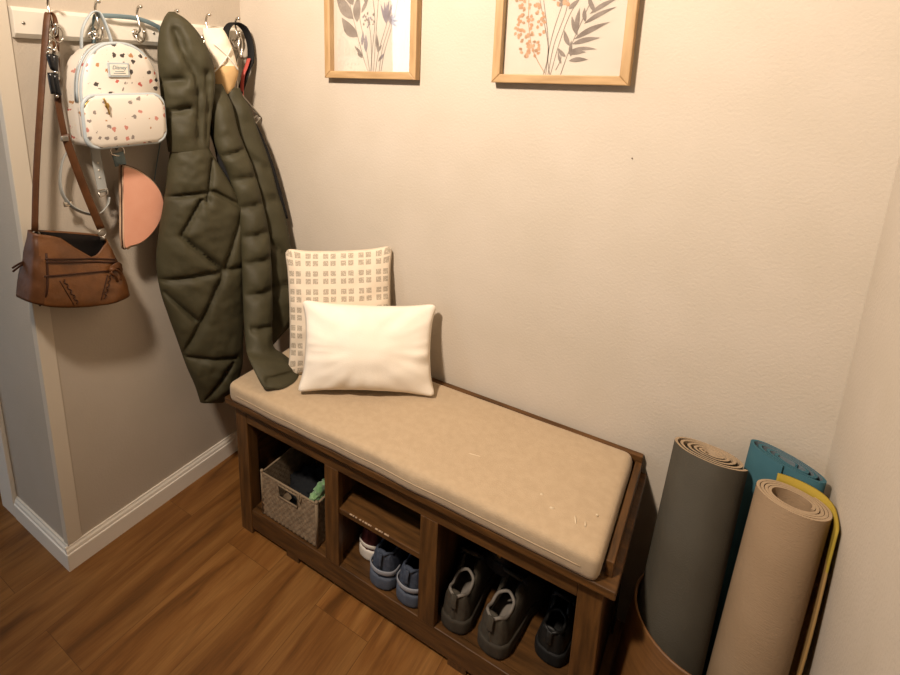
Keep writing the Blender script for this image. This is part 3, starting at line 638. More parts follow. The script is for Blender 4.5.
b = bmesh.new(); ribbon(b, [(.078, -.040, 1.478), (.082, -.058, 1.448), (.082, -.072, 1.424), (.080, -.078, 1.38), (.080, -.080, 1.34)], (1, .4, 0), .012, .003); obj('red_tag', b, 'red', ls)
wh = thing('wire_hook', 'bent grey wire frame sticking out below the black leash', 'wire', (.09, -.06, 1.25))
b = bmesh.new(); tube(b, [(.066, -.052, 1.517), (.055, -.060, 1.505), (.060, -.078, 1.45), (.084, -.100, 1.385), (.088, -.092, 1.366), (.089, -.055, 1.328), (.089, -.014, 1.288), (.089, -.022, 1.272), (.088, -.060, 1.250), (.088, -.070, 1.262), (.088, -.045, 1.280), (.088, -.022, 1.290)], .0032, 7, 5)
obj('wire', b, 'steel', wh)

# ---------------------------------------------------------------- storage bench
BX0, BX1, BF, BH = .284, 1.404, -.362, .476
bn = thing('storage_bench', 'dark brown wooden shoe bench with three cubbies against the back wall', 'bench', (.84, -.19, 0))
obj('top', nbox(BX0, BX1, -.382, -.003, .456, BH, .003), 'wood', bn, smooth=False)
for x0, x1 in ((.306, .355), (1.332, 1.381)):
    for ya, yb in ((BF, -.322), (-.050, -.010)): obj('leg', nbox(x0, x1, ya, yb, 0, .456, .002), 'woodv', bn, smooth=False)
for x0, x1 in ((.312, .328), (1.359, 1.375)): obj('side_panel', nbox(x0, x1, -.322, -.050, .03, .456), 'woodd', bn, smooth=False)
obj('apron', nbox(.355, 1.332, BF, -.342, .402, .456, .002), 'wood', bn, smooth=False)
obj('bottom_rail', nbox(.355, 1.332, BF+.002, -.342, .020, .090, .002), 'wood', bn, smooth=False)
obj('bottom_panel', nbox(.328, 1.359, -.342, -.022, .076, .090), 'wood', bn, smooth=False)
obj('back_panel', nbox(.328, 1.359, -.022, -.012, .03, .456), 'wood', bn, smooth=False)
for x0, x1 in ((.659, .707), (.962, 1.010)):
    b = nbox(x0, x1, BF, -.342, .090, .402, .0015); box(b, (x0+x1)/2-.009, (x0+x1)/2+.009, -.342, -.022, .090, .456); obj('divider', b, 'woodv', bn, smooth=False)
sh = obj('shelf', nbox(.692, .977, -.357, -.022, .265, .281, .0015), 'wood', bn, smooth=False)
b = bmesh.new()
random.seed(5)
for i in range(15):
    x = .742+i*.0085+random.uniform(-.002, .002)
    if random.random() < .8: box(b, x, x+random.uniform(.004, .009), -.3578, -.354, .279, .2816)
obj('chipped_edge', b, mat('bare_chip', '#B79C7E', .7), sh)
obj('back_rail', nbox(.298, 1.391, -.020, -.004, BH, .528, .002), 'wood', bn, smooth=False)
obj('side_rail', nbox(.298, .305, -.345, -.020, BH, .510, .002), 'woodd', bn, smooth=False)
obj('side_rail', nbox(1.376, 1.391, -.352, -.020, BH, .512, .002), 'woodd', bn, smooth=False)
for x0 in (.50, 1.05): obj('foot_block', nbox(x0, x0+.05, BF+.004, -.345, 0, .020), 'woodv', bn, smooth=False)

# ---------------------------------------------------------------- seat cushion
cu = thing('seat_cushion', 'long beige fabric seat cushion lying on the wooden bench', 'cushion', (.84, -.2, BH))
def pad(x0, x1, y0, y1, z0, z1, r=.015, nx=90, ny=36):
    bm = bmesh.new()
    def height(u, v):
        x = lerp(x0, x1, u); y = lerp(y0, y1, v)
        e = min(x-x0, x1-x, y-y0, y1-y)
        h = r-(r*r-(r-min(e, r))**2)**.5 if e < r else 0
        return z1-h*1.0+.006*(min(1, e/.09))**.7+.0022*noise.noise(V((x*7, y*7, 0)))-.0025*math.exp(-((x-.62)/.15)**2)
    us = [0, .002, .005, .010, .018]+[i/nx for i in range(3, nx-2)]+[.982, .990, .995, .998, 1]
    vs = [0, .004, .012, .026, .045]+[i/ny for i in range(3, ny-2)]+[.955, .974, .988, .996, 1]
    top = [[bm.verts.new((lerp(x0, x1, u)+.003*noise.noise(V((0, v*3, 1)))*(1 if u in (0, 1) else 0), lerp(y0, y1, v)+(.004*noise.noise(V((u*9, 3, 0))) if v in (0, 1) else 0), height(u, v))) for v in vs] for u in us]
    for i in range(len(us)-1):
        for j in range(len(vs)-1): bm.faces.new((top[i][j], top[i+1][j], top[i+1][j+1], top[i][j+1]))
    bd = [top[i][0] for i in range(len(us))]+[top[-1][j] for j in range(1, len(vs))]+[top[i][-1] for i in range(len(us)-2, -1, -1)]+[top[0][j] for j in range(len(vs)-2, 0, -1)]
    prev = bd
    cx, cy = (x0+x1)/2, (y0+y1)/2
    for k, (ins, zz) in enumerate(((.0, .6), (-.001, .3), (.004, .08), (.010, 0))):
        cur = [bm.verts.new((v.co.x-math.copysign(ins, v.co.x-cx), v.co.y-math.copysign(ins, v.co.y-cy), lerp(z0, v.co.z, zz) if k else lerp(z0, v.co.z, .6))) for v in bd]
        n = len(cur)
        for i in range(n): bm.faces.new((prev[i], prev[(i+1) % n], cur[(i+1) % n], cur[i]))
        prev = cur
    bm.faces.new(prev[::-1])
    # rounded plan corners
    rc = .020
    for v in bm.verts:
        dx = max(0, abs(v.co.x-cx)-((x1-x0)/2-rc)); dy = max(0, abs(v.co.y-cy)-((y1-y0)/2-rc))
        if dx > 0 and dy > 0:
            m_ = max(dx, dy); l = math.hypot(dx, dy); f = m_/l
            v.co.x = cx+math.copysign((x1-x0)/2-rc+dx*f, v.co.x-cx); v.co.y = cy+math.copysign((y1-y0)/2-rc+dy*f, v.co.y-cy)
    return bm
CX0, CX1, CY0, CY1 = .307, 1.371, -.388, -.024
o = obj('pad', pad(CX0, CX1, CY0, CY1, BH+.0005, .535), 'cushion', cu)
b = bmesh.new()
tube(b, [(x, CY0-.0005+(.004*noise.noise(V(((x-CX0)/(CX1-CX0)*9, 3, 0)))), .5045) for x in [CX0+.035+i*(CX1-CX0-.07)/24 for i in range(25)]], .0012, 5, 2)
tube(b, [(CX1-.0004, y, .5045) for y in [CY0+.035+i*(CY1-CY0-.07)/8 for i in range(9)]], .0016, 5, 2)
obj('seam', b, 'cushion', o)
STAIN = mat('pale_stain', '#C9B89C', .85)
for (x, y, l, a, wd) in ((1.305, -.318, .022, 1.9, .0035), (1.325, -.318, .014, 1.8, .003), (1.255, -.315, .010, .3, .006), (1.225, -.29, .008, .8, .006), (1.05, -.26, .03, .2, .002), (1.34, -.28, .006, 0, .005)):
    z = .5415
    b = bmesh.new(); prism(b, [(x+l/2*math.cos(t)*math.cos(a)-wd/2*math.sin(t)*math.sin(a), y+l/2*math.cos(t)*math.sin(a)+wd/2*math.sin(t)*math.cos(a)) for t in [2*PI*k/10 for k in range(10)]], z-.003, z-.0002, 'z')
    obj('pale_mark', b, STAIN, o)

# ---------------------------------------------------------------- pillows
def pillow_bm(w, h, t, n=44, pinch=.05, wr=.006, seed=0, ear=.0):
    bm = bmesh.new(); uvl = bm.loops.layers.uv.new('UVMap')
    def P(i, j, s):
        u = -1+2*i/n; v = -1+2*j/n
        rr = max(1.0, (abs(u)**9+abs(v)**9)**(1/9)) if u or v else 1
        u, v = u/rr, v/rr
        px = u*(1-pinch*(1-v*v)*abs(u)**3); pv = v*(1-pinch*(1-u*u)*abs(v)**3)
        cn = min(1, abs(u*v)/.855)**9; px *= 1+ear*cn; pv *= 1+ear*cn
        th = (max(0, 1-u*u)**.55)*(max(0, 1-v*v)**.55)
        q = V((u*2+seed, v*2, s*.7))
        d = t/2*th*(1+.10*noise.noise(q*.8))
        rad = max(abs(u), abs(v))
        d += wr*th**.6*(.35*noise.noise(q*1.5)+1.9*noise.noise(V((math.atan2(v, u)*4.5+seed, rad*1.2, s)))*rad**3)
        return V((px*w/2, s*d, (pv+1)*h/2))
    g = {}
    for s in (-1, 1):
        for i in range(n+1):
            for j in range(n+1):
                if s == 1 and (i in (0, n) or j in (0, n)): g[s, i, j] = g[-1, i, j]; continue
                p = P(i, j, s)
                if i in (0, n) or j in (0, n): p.y = .004*noise.noise(V((i*.25, j*.25, seed)))
                g[s, i, j] = bm.verts.new(p)
    for s in (-1, 1):
        for i in range(n):
            for j in range(n):
                q = [(i, j), (i+1, j), (i+1, j+1), (i, j+1)]
                f = bm.faces.new([g[s, a, c] for a, c in q])
                for lp, (a, c) in zip(f.loops, q): lp[uvl].uv = (a/n, c/n)
    return bm
def place_pillow(o, base, a, lean, roll=0):
    d = V((math.cos(a), math.sin(a), 0)); n = V((-math.sin(a), math.cos(a), 0))
    u = n*math.sin(lean)+V((0, 0, 1))*math.cos(lean); m = d.cross(u)*-1
    d2 = d*math.cos(roll)+u*math.sin(roll); u2 = u*math.cos(roll)-d*math.sin(roll)
    nn = u2.cross(d2)
    o.matrix_world = Matrix(((d2.x, nn.x, u2.x, base[0]), (d2.y, nn.y, u2.y, base[1]), (d2.z, nn.z, u2.z, base[2]), (0, 0, 0, 1)))
po = obj('throw_pillow', pillow_bm(.318, .378, .080, pinch=.035, wr=.008, seed=4, ear=.07), 'blocks')
tag(po, 'cream square pillow printed with small grey squares, behind the plain white one', 'pillow')
place_pillow(po, (.566, -.168, .548), .62, .23, .03)
po = obj('throw_pillow', pillow_bm(.382, .252, .125, pinch=.06, wr=.009, seed=1, ear=.075), 'white_pillow')
tag(po, 'plain white rectangular pillow standing in front on the bench cushion', 'pillow')
place_pillow(po, (.692, -.215, .551), .56, .36, -.01)

# ---------------------------------------------------------------- woven basket and contents
bk = thing('woven_basket', 'square woven paper-rope basket with a handle slot, in the bench cubby nearest the jacket', 'basket', (.51, -.22, .091))
def weave_wall(p0, du, dv, nrm, nu, nv, hole=None, tp=.004, inset=.012):
    bm = bmesh.new(); g = {}
    for i in range(nu+1):
        for j in range(nv+1):
            u, v = i/nu, j/nv
            d = tp*.5*math.sin(u*nu*PI/2+(PI if int(v*nv/2) % 2 else 0))*(.4+.6*abs(math.sin(v*nv*PI/2)))
            g[i, j] = bm.verts.new(V(p0)+V(du)*u+V(dv)*v+V(nrm)*d)
    for i in range(nu):
        for j in range(nv):
            if hole and hole[0] <= (i+.5)/nu <= hole[1] and hole[2] <= (j+.5)/nv <= hole[3]: continue
            bm.faces.new((g[i, j], g[i+1, j], g[i+1, j+1], g[i, j+1]))
    return bm
def basket_wall(*a, **k):
    o = obj('woven_side', weave_wall(*a, **k), 'basket', bk)
    md = o.modifiers.new('s', 'SOLIDIFY'); md.thickness = .004; md.offset = 0; return o
K = dict(x0=.398, x1=.618, y0=-.350, y1=-.110, z0=.0935, z1=.240)
basket_wall((K['x0'], K['y0'], K['z0']), (.220, 0, 0), (0, 0, .147), (0, -1, 0), 56, 30, (.33, .67, .68, .95))
basket_wall((K['x0'], K['y1'], K['z0']), (.220, 0, 0), (0, 0, .147), (0, 1, 0), 56, 30)
basket_wall((K['x0'], K['y0'], K['z0']), (0, .240, 0), (0, 0, .147), (-1, 0, 0), 56, 30)
basket_wall((K['x1'], K['y0'], K['z0']), (0, .240, 0), (0, 0, .147), (1, 0, 0), 56, 30)
obj('base', nbox(K['x0'], K['x1'], K['y0'], K['y1'], .0905, .095), 'basket', bk)
b = bmesh.new()
cs = [(K['x0'], K['y0']), (K['x1'], K['y0']), (K['x1'], K['y1']), (K['x0'], K['y1'])]
tube(b, [(x, y, .241) for x, y in cs], .0042, 8, 0, True)
for x, y in cs: tube(b, [(x, y, .094), (x, y, .248)], .0045, 8, 0); ball(b, (x, y, .248), .006, u=8, v=6)
obj('rim', b, 'basket_rim', bk)
b = bmesh.new()
hx0, hx1, hz0, hz1 = .4706, .5454, .193, .2335
tube(b, [(hx0, -.352, hz1), (hx0, -.352, hz0), (hx1, -.352, hz0), (hx1, -.352, hz1)], .003, 7, 0, True)
tube(b, [(.553, -.354, .244), (.556, -.356, .232), (.559, -.356, .220), (.562, -.354, .236), (.556, -.350, .247)], .0022, 6, 3)
obj('handle_edge', b, 'basket_rim', bk)
def crumple(c, r, sc_, amp, seed, n=4, fr=7):
    bm = bmesh.new(); res = bmesh.ops.create_icosphere(bm, subdivisions=n, radius=1.0)
    for v in bm.verts:
        p = v.co.normalized(); q = p*fr*.35+V((seed, seed*.7, 0))
        f = 1+amp*(1-abs(noise.noise(q)))*.8+amp*noise.noise(q*2.3)-.5*amp
        v.co = V(c)+V((p.x*r*sc_[0]*f, p.y*r*sc_[1]*f, p.z*r*sc_[2]*f))
    return bm
tag(obj('crumpled_cloth', crumple((.505, -.225, .146), .072, (1.1, 1.15, .66), .35, 3), 'dark_cloth'), 'dark crumpled cloth filling the woven basket', 'cloth')
gt = thing('plush_toy', 'small pale green plush toy poking over the woven basket rim by the wooden divider', 'toy', (.602, -.28, .235))
obj('body', crumple((.600, -.300, .238), .026, (.75, 1.3, 1.1), .5, 9, fr=9), 'green_cloth', gt)
obj('arm', crumple((.606, -.322, .262), .013, (.9, 1.1, 1.5), .4, 14, n=3), 'green_cloth', gt)
obj('arm', crumple((.597, -.335, .247), .011, (1, 1.5, .8), .4, 17, n=3), 'green_cloth', gt)
tag(obj('folded_cloth', crumple((.594, -.205, .262), .03, (.6, 1.3, 1.2), .35, 21, n=3), 'maroon_cloth'), 'maroon cloth tucked behind the green plush toy in the basket', 'cloth')
# ---------------------------------------------------------------- shoes
def interp(tab, s):
    for (a, va), (b_, vb) in zip(tab[:-1], tab[1:]):
        if s <= b_:
            t = (s-a)/(b_-a); t = t*t*(3-2*t); return va+(vb-va)*t
    return tab[-1][1]
WT = [(0, .004), (.012, .018), (.035, .0265), (.09, .033), (.25, .034), (.42, .033), (.66, .046), (.80, .044), (.92, .031), (.97, .020), (1, .006)]
HT = [(0, .060), (.05, .074), (.14, .058), (.26, .062), (.36, .080), (.48, .066), (.66, .042), (.85, .034), (.96, .026), (1, .012)]
def shoe(name, label, group, loc, rotz, mats, L=.285, sc_=1.0, high=1.0, accent=None, tongue_m=None, low=False):
    up, so, li, ac = mats
    t = thing(name, label, 'shoe', loc, group, rel=True, rot=(0, 0, rotz)); t.scale = (sc_,)*3
    zs = .024
    bm = bmesh.new(); ns, nk = 44, 24; R = []
    for i in range(ns+1):
        s = .5-.5*math.cos(PI*i/ns); w_ = interp(WT, s); h = interp(HT, s)*high; ring = []
        for k in range(nk+1):
            a = PI*k/nk; c_, s_ = math.cos(a), math.sin(a)
            x = w_*math.copysign(abs(c_)**.62, c_)*(1-.10*s_*(1 if s < .35 else 0)); z = zs-.004+(h+.004)*s_**.75
            y = s*L+(.010*s_*(1-s/.08) if s < .08 else 0)*(1 if s_ < .9 else .6)
            ring.append(bm.verts.new((x, y, z)))
        R.append(ring)
    for i in range(ns):
        for k in range(nk):
            s = .5-.5*math.cos(PI*(i+.5)/ns); a = PI*(k+.5)/nk
            wid = .80 if s < .30 else (.94 if s < .52 else 2)
            if .028 < s < .52 and math.sin(a) > wid: continue
            bm.faces.new((R[i][k], R[i][k+1], R[i+1][k+1], R[i+1][k]))
    c = bm.verts.new((0, -.002, zs+.02))
    for k in range(nk): bm.faces.new((R[0][k], c, R[0][k+1]))
    bm.faces.new([R[-1][k] for k in range(nk+1)])
    u = obj('upper', bm, [up, li], t)
    md = u.modifiers.new('s', 'SOLIDIFY'); md.thickness = .006; md.offset = -1; md.material_offset = 1; md.use_rim = True
    out = []
    for i in range(41): s = .5-.5*math.cos(PI*i/40); out.append((interp(WT, s)*1.10+.001, s*(L+.008)-.004))
    outl = out+[(-x, y) for x, y in out[::-1]]
    bm = bmesh.new(); rings = []
    for z, k in ((0, .93), (.004, .99), (.010, 1), (.021, 1), (.025, .985), (.0275, .95)):
        rings.append([bm.verts.new((x*k, L/2+(y-L/2)*(1-(1-k)*.4), z)) for x, y in outl])
    for A, B in zip(rings[:-1], rings[1:]):
        for i in range(len(A)): bm.faces.new((A[i], A[(i+1) % len(A)], B[(i+1) % len(A)], B[i]))
    bm.faces.new(rings[0][::-1]); bm.faces.new(rings[-1])
    for v in bm.verts:
        if v.co.z > .013: v.co.z += .008*max(0, 1-v.co.y/.10)
        if v.co.y > L*.86: v.co.z += (v.co.y-L*.86)*.28
    obj('sole', bm, so, t)
    obj('insole', prism(bmesh.new(), [(x*.86, .008+y*.95) for x, y in outl], .0275, .032, 'z'), li, t)
    bm = bmesh.new(); hh = high; loopP = []
    loopP.append((.028, 0))
    for s in (.05, .10, .16, .22, .27): loopP.append((s, 1))
    loopP.append((.30, 0))
    for s in (.27, .22, .16, .10, .05): loopP.append((s, -1))
    tube(bm, [(sg*interp(WT, s)*.60*(.8 if s < .06 or s > .26 else 1), s*L, zs+interp(HT, s)*high*.87) for s, sg in loopP], .0036, 7, 5, True); obj('collar', bm, li if li == 'shoe_lining' else up, t)
    bm = bmesh.new(); ribbon(bm, [(0, .56*L, .074*high), (0, .45*L, .090*high), (0, .36*L, .108*high), (0, .31*L, .124*high)], (1, 0, 0), .040, .006); obj('tongue', bm, tongue_m or up, t)
    if not low:
        bm = bmesh.new()
        for k in range(4):
            y = L*(.37+.05*k); z = (.108-.013*k)*high
            tube(bm, [(-.027, y, z-.014), (-.012, y-.002, z), (.012, y+.004, z), (.027, y+.006, z-.014)], .0022, 6, 4)
        obj('lace', bm, 'lace', t)
    if ac:
        bm = bmesh.new()
        P = [(interp(WT, s)*1.05*sg, s*L-.003, .052-.2*s*.25) for s, sg in ((.16, -1), (.09, -1), (.04, -1), (.005, -1), (.005, 1), (.04, 1), (.09, 1), (.16, 1))]
        ribbon(bm, P, (0, 0, 1), .011, .003, 4); obj('heel_band', bm, ac, t)
    bm = bmesh.new(); ribbon(bm, [(0, -.0015, .060*high), (0, .0, .076*high), (0, .005, .088*high)], (1, 0, 0), .013, .003); obj('heel_tab', bm, up, t)
    return t
FZ = .0905
BLUE = ('shoe_blue', 'shoe_blue_sole', 'shoe_dlining', 'steelgrey')
M['steelgrey'] = mat('pale_heel_band', '#8E9096', .6)
shoe('sneaker', 'blue-grey running shoe beside the white-soled shoe in the middle cubby', 'blue-grey running shoes', (.836, -.352, FZ), .06, BLUE, sc_=1.10, high=1.12)
shoe('sneaker', 'blue-grey running shoe against the wooden divider in the middle cubby', 'blue-grey running shoes', (.920, -.352, FZ), .02, BLUE, sc_=1.08, high=1.12)
shoe('sneaker', 'white-soled shoe with maroon heel under the small shelf', 'shoes in the middle cubby', (.757, -.300, FZ), .0, ('shoe_maroon', 'shoe_white', 'shoe_dlining', 'shoe_white'), L=.245, sc_=.95, high=1.15, tongue_m='shoe_white')
BR = ('shoe_brown', 'shoe_brown_sole', 'shoe_lining', None)
shoe('trainer', 'grey-brown trainer next to the divider in the cubby nearest the mats', 'grey-brown trainers', (1.052, -.345, FZ), .06, BR, sc_=1.10, high=1.12)
shoe('trainer', 'grey-brown trainer with pale lining, in the middle of the cubby nearest the mats', 'grey-brown trainers', (1.148, -.345, FZ), -.10, BR, sc_=1.12, high=1.10)
BLK = ('shoe_black', 'shoe_black_sole', 'shoe_dlining', None)
shoe('leather_shoe', 'black shoe nearest the bench end leg in the cubby by the mats', 'black shoes', (1.270, -.285, FZ), -.06, BLK, L=.245, sc_=1.0, high=1.0)
t = shoe('leather_shoe', 'black shoe with a brass buckle stacked on the grey-brown trainers', 'black shoes', (1.11, -.235, FZ+.118), -.25, BLK, L=.20, sc_=1.0, high=.85, low=True)
b = bmesh.new(); box(b, -.014, .014, .004, .010, .044, .058, .003); o = obj('buckle', b, 'gold', t)

# ---------------------------------------------------------------- bin with rolled mats
BC = (1.562, -.200)
bi = thing('round_bin', 'round brown bin holding rolled exercise mats in the corner', 'bin', (BC[0], BC[1], 0))
bm, rings = lathe(bmesh.new(), [(.001, .006), (.157, .006), (.158, .012), (.146, .17), (.1315, .326), (.1335, .330), (.1365, .330), (.1380, .326), (.152, .17), (.165, .004), (.162, 0), (.001, 0)], (BC[0], BC[1], 0))
for v in bm.verts:
    k = 1-v.co.z/.33; v.co.y -= .035*k; v.co.x -= .004*k
obj('shell', bm, 'bin', bi)
def spiral_roll(r_in, r_out, turns, th, h, flat=(1, 1), phase=0.0, irr=.0, seed=0, n=40, ax=0.0, nz=10, droop=0.0):
    """A sheet rolled up: cross section is one spiral strip of thickness th, h tall."""
    bm = bmesh.new(); N = int(turns*n); secs = []
    ca, sa = math.cos(ax), math.sin(ax)
    for i in range(N+1):
        t = i/N; a = phase+2*PI*turns*t; r = r_in+(r_out-th-r_in)*t
        r += irr*noise.noise(V((math.cos(a)*1.3+seed, math.sin(a)*1.3, t*2)))
        def q(rr):
            x, y = rr*math.cos(a)*flat[0], rr*math.sin(a)*flat[1]
            return (x*ca-y*sa, x*sa+y*ca)
        secs.append((q(r), q(r+th)))
    cols = []
    for (xi, yi), (xo, yo) in secs:
        cols.append(([bm.verts.new((xi, yi, h*k/nz)) for k in range(nz+1)], [bm.verts.new((xo, yo, h*k/nz)) for k in range(nz+1)]))
    for (Ai, Ao), (Bi, Bo) in zip(cols[:-1], cols[1:]):
        for k in range(nz):
            f = bm.faces.new((Ai[k], Bi[k], Bi[k+1], Ai[k+1])); f.material_index = 1
            f = bm.faces.new((Ao[k+1], Bo[k+1], Bo[k], Ao[k])); f.material_index = 0
        f = bm.faces.new((Ai[nz], Bi[nz], Bo[nz], Ao[nz])); f.material_index = 2; f.smooth = False
        f = bm.faces.new((Bi[0], Ai[0], Ao[0], Bo[0])); f.material_index = 2
    for Ai, Ao in (cols[0], cols[-1]):
        for k in range(nz): bm.faces.new((Ai[k], Ai[k+1], Ao[k+1], Ao[k]))
    return bm
def rolled(label, bm, mats, top, tilt, h):
    # stands on its lower rim in the bin and leans back; 'top' is the middle of its upper end
    bmesh.ops.recalc_face_normals(bm, faces=bm.faces)
    o = obj('exercise_mat', bm, mats, smooth=True, fix=False)
    md = o.modifiers.new('e', 'EDGE_SPLIT'); md.split_angle = math.radians(50)
    v = V((tilt[0], tilt[1], 1)).normalized()
    o.matrix_world = Matrix.Translation(V(top)-v*h) @ V((0, 0, 1)).rotation_difference(v).to_matrix().to_4x4()
    return tag(o, label, 'exercise mat', 'rolled exercise mats')
rolled('dark charcoal rolled mat nearest the bench', spiral_roll(.012, .0725, 4.6, .0058, .650, phase=2.2, irr=.004, seed=2), ['mat_dark', 'mat_cream', 'mat_cream'], (1.521, -.096, .652), (.055, .32), .650)
rolled('tan ribbed rolled mat in front', spiral_roll(.030, .0615, 4.2, .0052, .650, phase=-.4, irr=.0015, seed=5), ['mat_tan', 'mat_tan', 'mat_cream'], (1.661, -.167, .661), (.065, .19), .650)
rolled('blue rolled mat squeezed in the corner behind the tan one', spiral_roll(.016, .079, 3.6, .0065, .655, flat=(1, .40), ax=-.55, phase=1.0, irr=.003, seed=8), ['mat_blue', 'mat_bluegrey', 'mat_blue'], (1.659, -.066, .668), (.055, .09), .650)
# the loose outermost mat: a bent sheet half wrapped round the tan roll, yellow along its upper edge
def softmin(x, m, k=.006): return x if x < m-5*k else m-k*math.log(1+math.exp((m-x)/k))
b = bmesh.new(); NA, NZ = 60, 40; th = .004; G = {}
for i in range(NA+1):
    for j in range(NZ+1):
        z = .655*j/NZ; t = i/NA; f = z/.655
        a1 = lerp(40, -36, min(1, f**.7*1.08))
        a = math.radians(lerp(108, a1, t)); r = lerp(.0625, .0640, f)+.015*f**.5*max(0, t-.55)/.45+.0015*math.sin(9*t+3*f)
        cx, cy = 1.620+.041*f, -.292+.124*f
        for k in (0, 1):
            rr = r+th*k; G[i, j, k] = b.verts.new((softmin(cx+rr*math.cos(a), XR-.001-th*(1-k)), cy+rr*math.sin(a), .008+z))
for i in range(NA):
    for j in range(NZ):
        m1 = 1 if j >= NZ-5 else 0
        f = b.faces.new((G[i, j, 1], G[i+1, j, 1], G[i+1, j+1, 1], G[i, j+1, 1])); f.material_index = m1
        f = b.faces.new((G[i, j+1, 0], G[i+1, j+1, 0], G[i+1, j, 0], G[i, j, 0])); f.material_index = m1
    f = b.faces.new((G[i, NZ, 0], G[i, NZ, 1], G[i+1, NZ, 1], G[i+1, NZ, 0])); f.material_index = 1
    b.faces.new((G[i, 0, 0], G[i+1, 0, 0], G[i+1, 0, 1], G[i, 0, 1]))
for i in (0, NA):
    for j in range(NZ): f = b.faces.new((G[i, j, 0], G[i, j+1, 0], G[i, j+1, 1], G[i, j, 1])); f.material_index = 1 if j >= NZ-5 else 0
tag(obj('exercise_mat', b, ['mat_olive', 'mat_yellow']), 'yellow-edged thin mat loosely wrapped behind the tan roll', 'exercise mat', 'rolled exercise mats')

# ---------------------------------------------------------------- framed botanical prints
FW, FH, FM, FD = .3225, .405, .021, .028
LY = [0.0]
def leaf(bm, p, q, w, mi, y, bend=0.0, n=8):
    LY[0] = (LY[0]+2.5e-6) % 6e-4; y -= LY[0]
    p, q = V((p[0], 0, p[1])), V((q[0], 0, q[1])); d = q-p; nn = V((-d.z, 0, d.x)).normalized()
    Ls, Rs = [], []
    for i in range(n+1):
        t = i/n; c = p+d*t+nn*bend*d.length*math.sin(PI*t); ww = w/2*math.sin(PI*min(1, t**.8))*(1 if 0 < i < n else .02)
        Ls.append(c+nn*ww); Rs.append(c-nn*ww)
    for i in range(n):
        f = bm.faces.new([bm.verts.new(V((v_.x, y, v_.z))) for v_ in (Ls[i], Ls[i+1], Rs[i+1], Rs[i])]); f.material_index = mi
def stem(bm, pts, w, mi, y):
    P = smoothpath([(a, 0, b_) for a, b_ in pts], 6)
    for a, b_ in zip(P[:-1], P[1:]):
        d = (b_-a); nn = V((-d.z, 0, d.x)).normalized()*w/2
        f = bm.faces.new([bm.verts.new(V((v_.x, y, v_.z))) for v_ in (a+nn, b_+nn, b_-nn, a-nn)]); f.material_index = mi
def picture(label, x0, z0, art):
    t = thing('picture_frame', label, 'picture', (x0+FW/2, 0, z0), 'botanical prints on the wall')
    def bar(nm, pts, m):
        obj(nm, prism(bmesh.new(), pts, -FD, -.001, 'y', .0025, 2), m, t, smooth=False)
    x1, z1 = x0+FW, z0+FH; e = .0002
    bar('frame_rail', [(x0, z0), (x1, z0), (x1-FM, z0+FM), (x0+FM, z0+FM)], 'oakh'); bar('frame_rail', [(x0, z1), (x0+FM, z1-FM), (x1-FM, z1-FM), (x1, z1)], 'oakh')
    bar('frame_stile', [(x0, z0), (x0+FM, z0+FM), (x0+FM, z1-FM), (x0, z1)], 'oak'); bar('frame_stile', [(x1, z0), (x1, z1), (x1-FM, z1-FM), (x1-FM, z0+FM)], 'oak')
    i0, j0 = x0+FM, z0+FM
    pp = obj('print', nbox(i0-.004, x1-FM+.004, -.006, -.004, j0-.004, z1-FM+.004), 'paper', t, smooth=False)
    b = bmesh.new(); art(b, i0, j0, -.0064)
    obj('botanical_art', b, ['ink_grey', 'ink_violet', 'ink_green', 'ink_brown', 'ink_rust'], pp, smooth=False)
    obj('glass', nbox(i0-.003, x1-FM+.003, -.0095, -.0080, j0-.003, z1-FM+.003), 'glass', t, smooth=False)
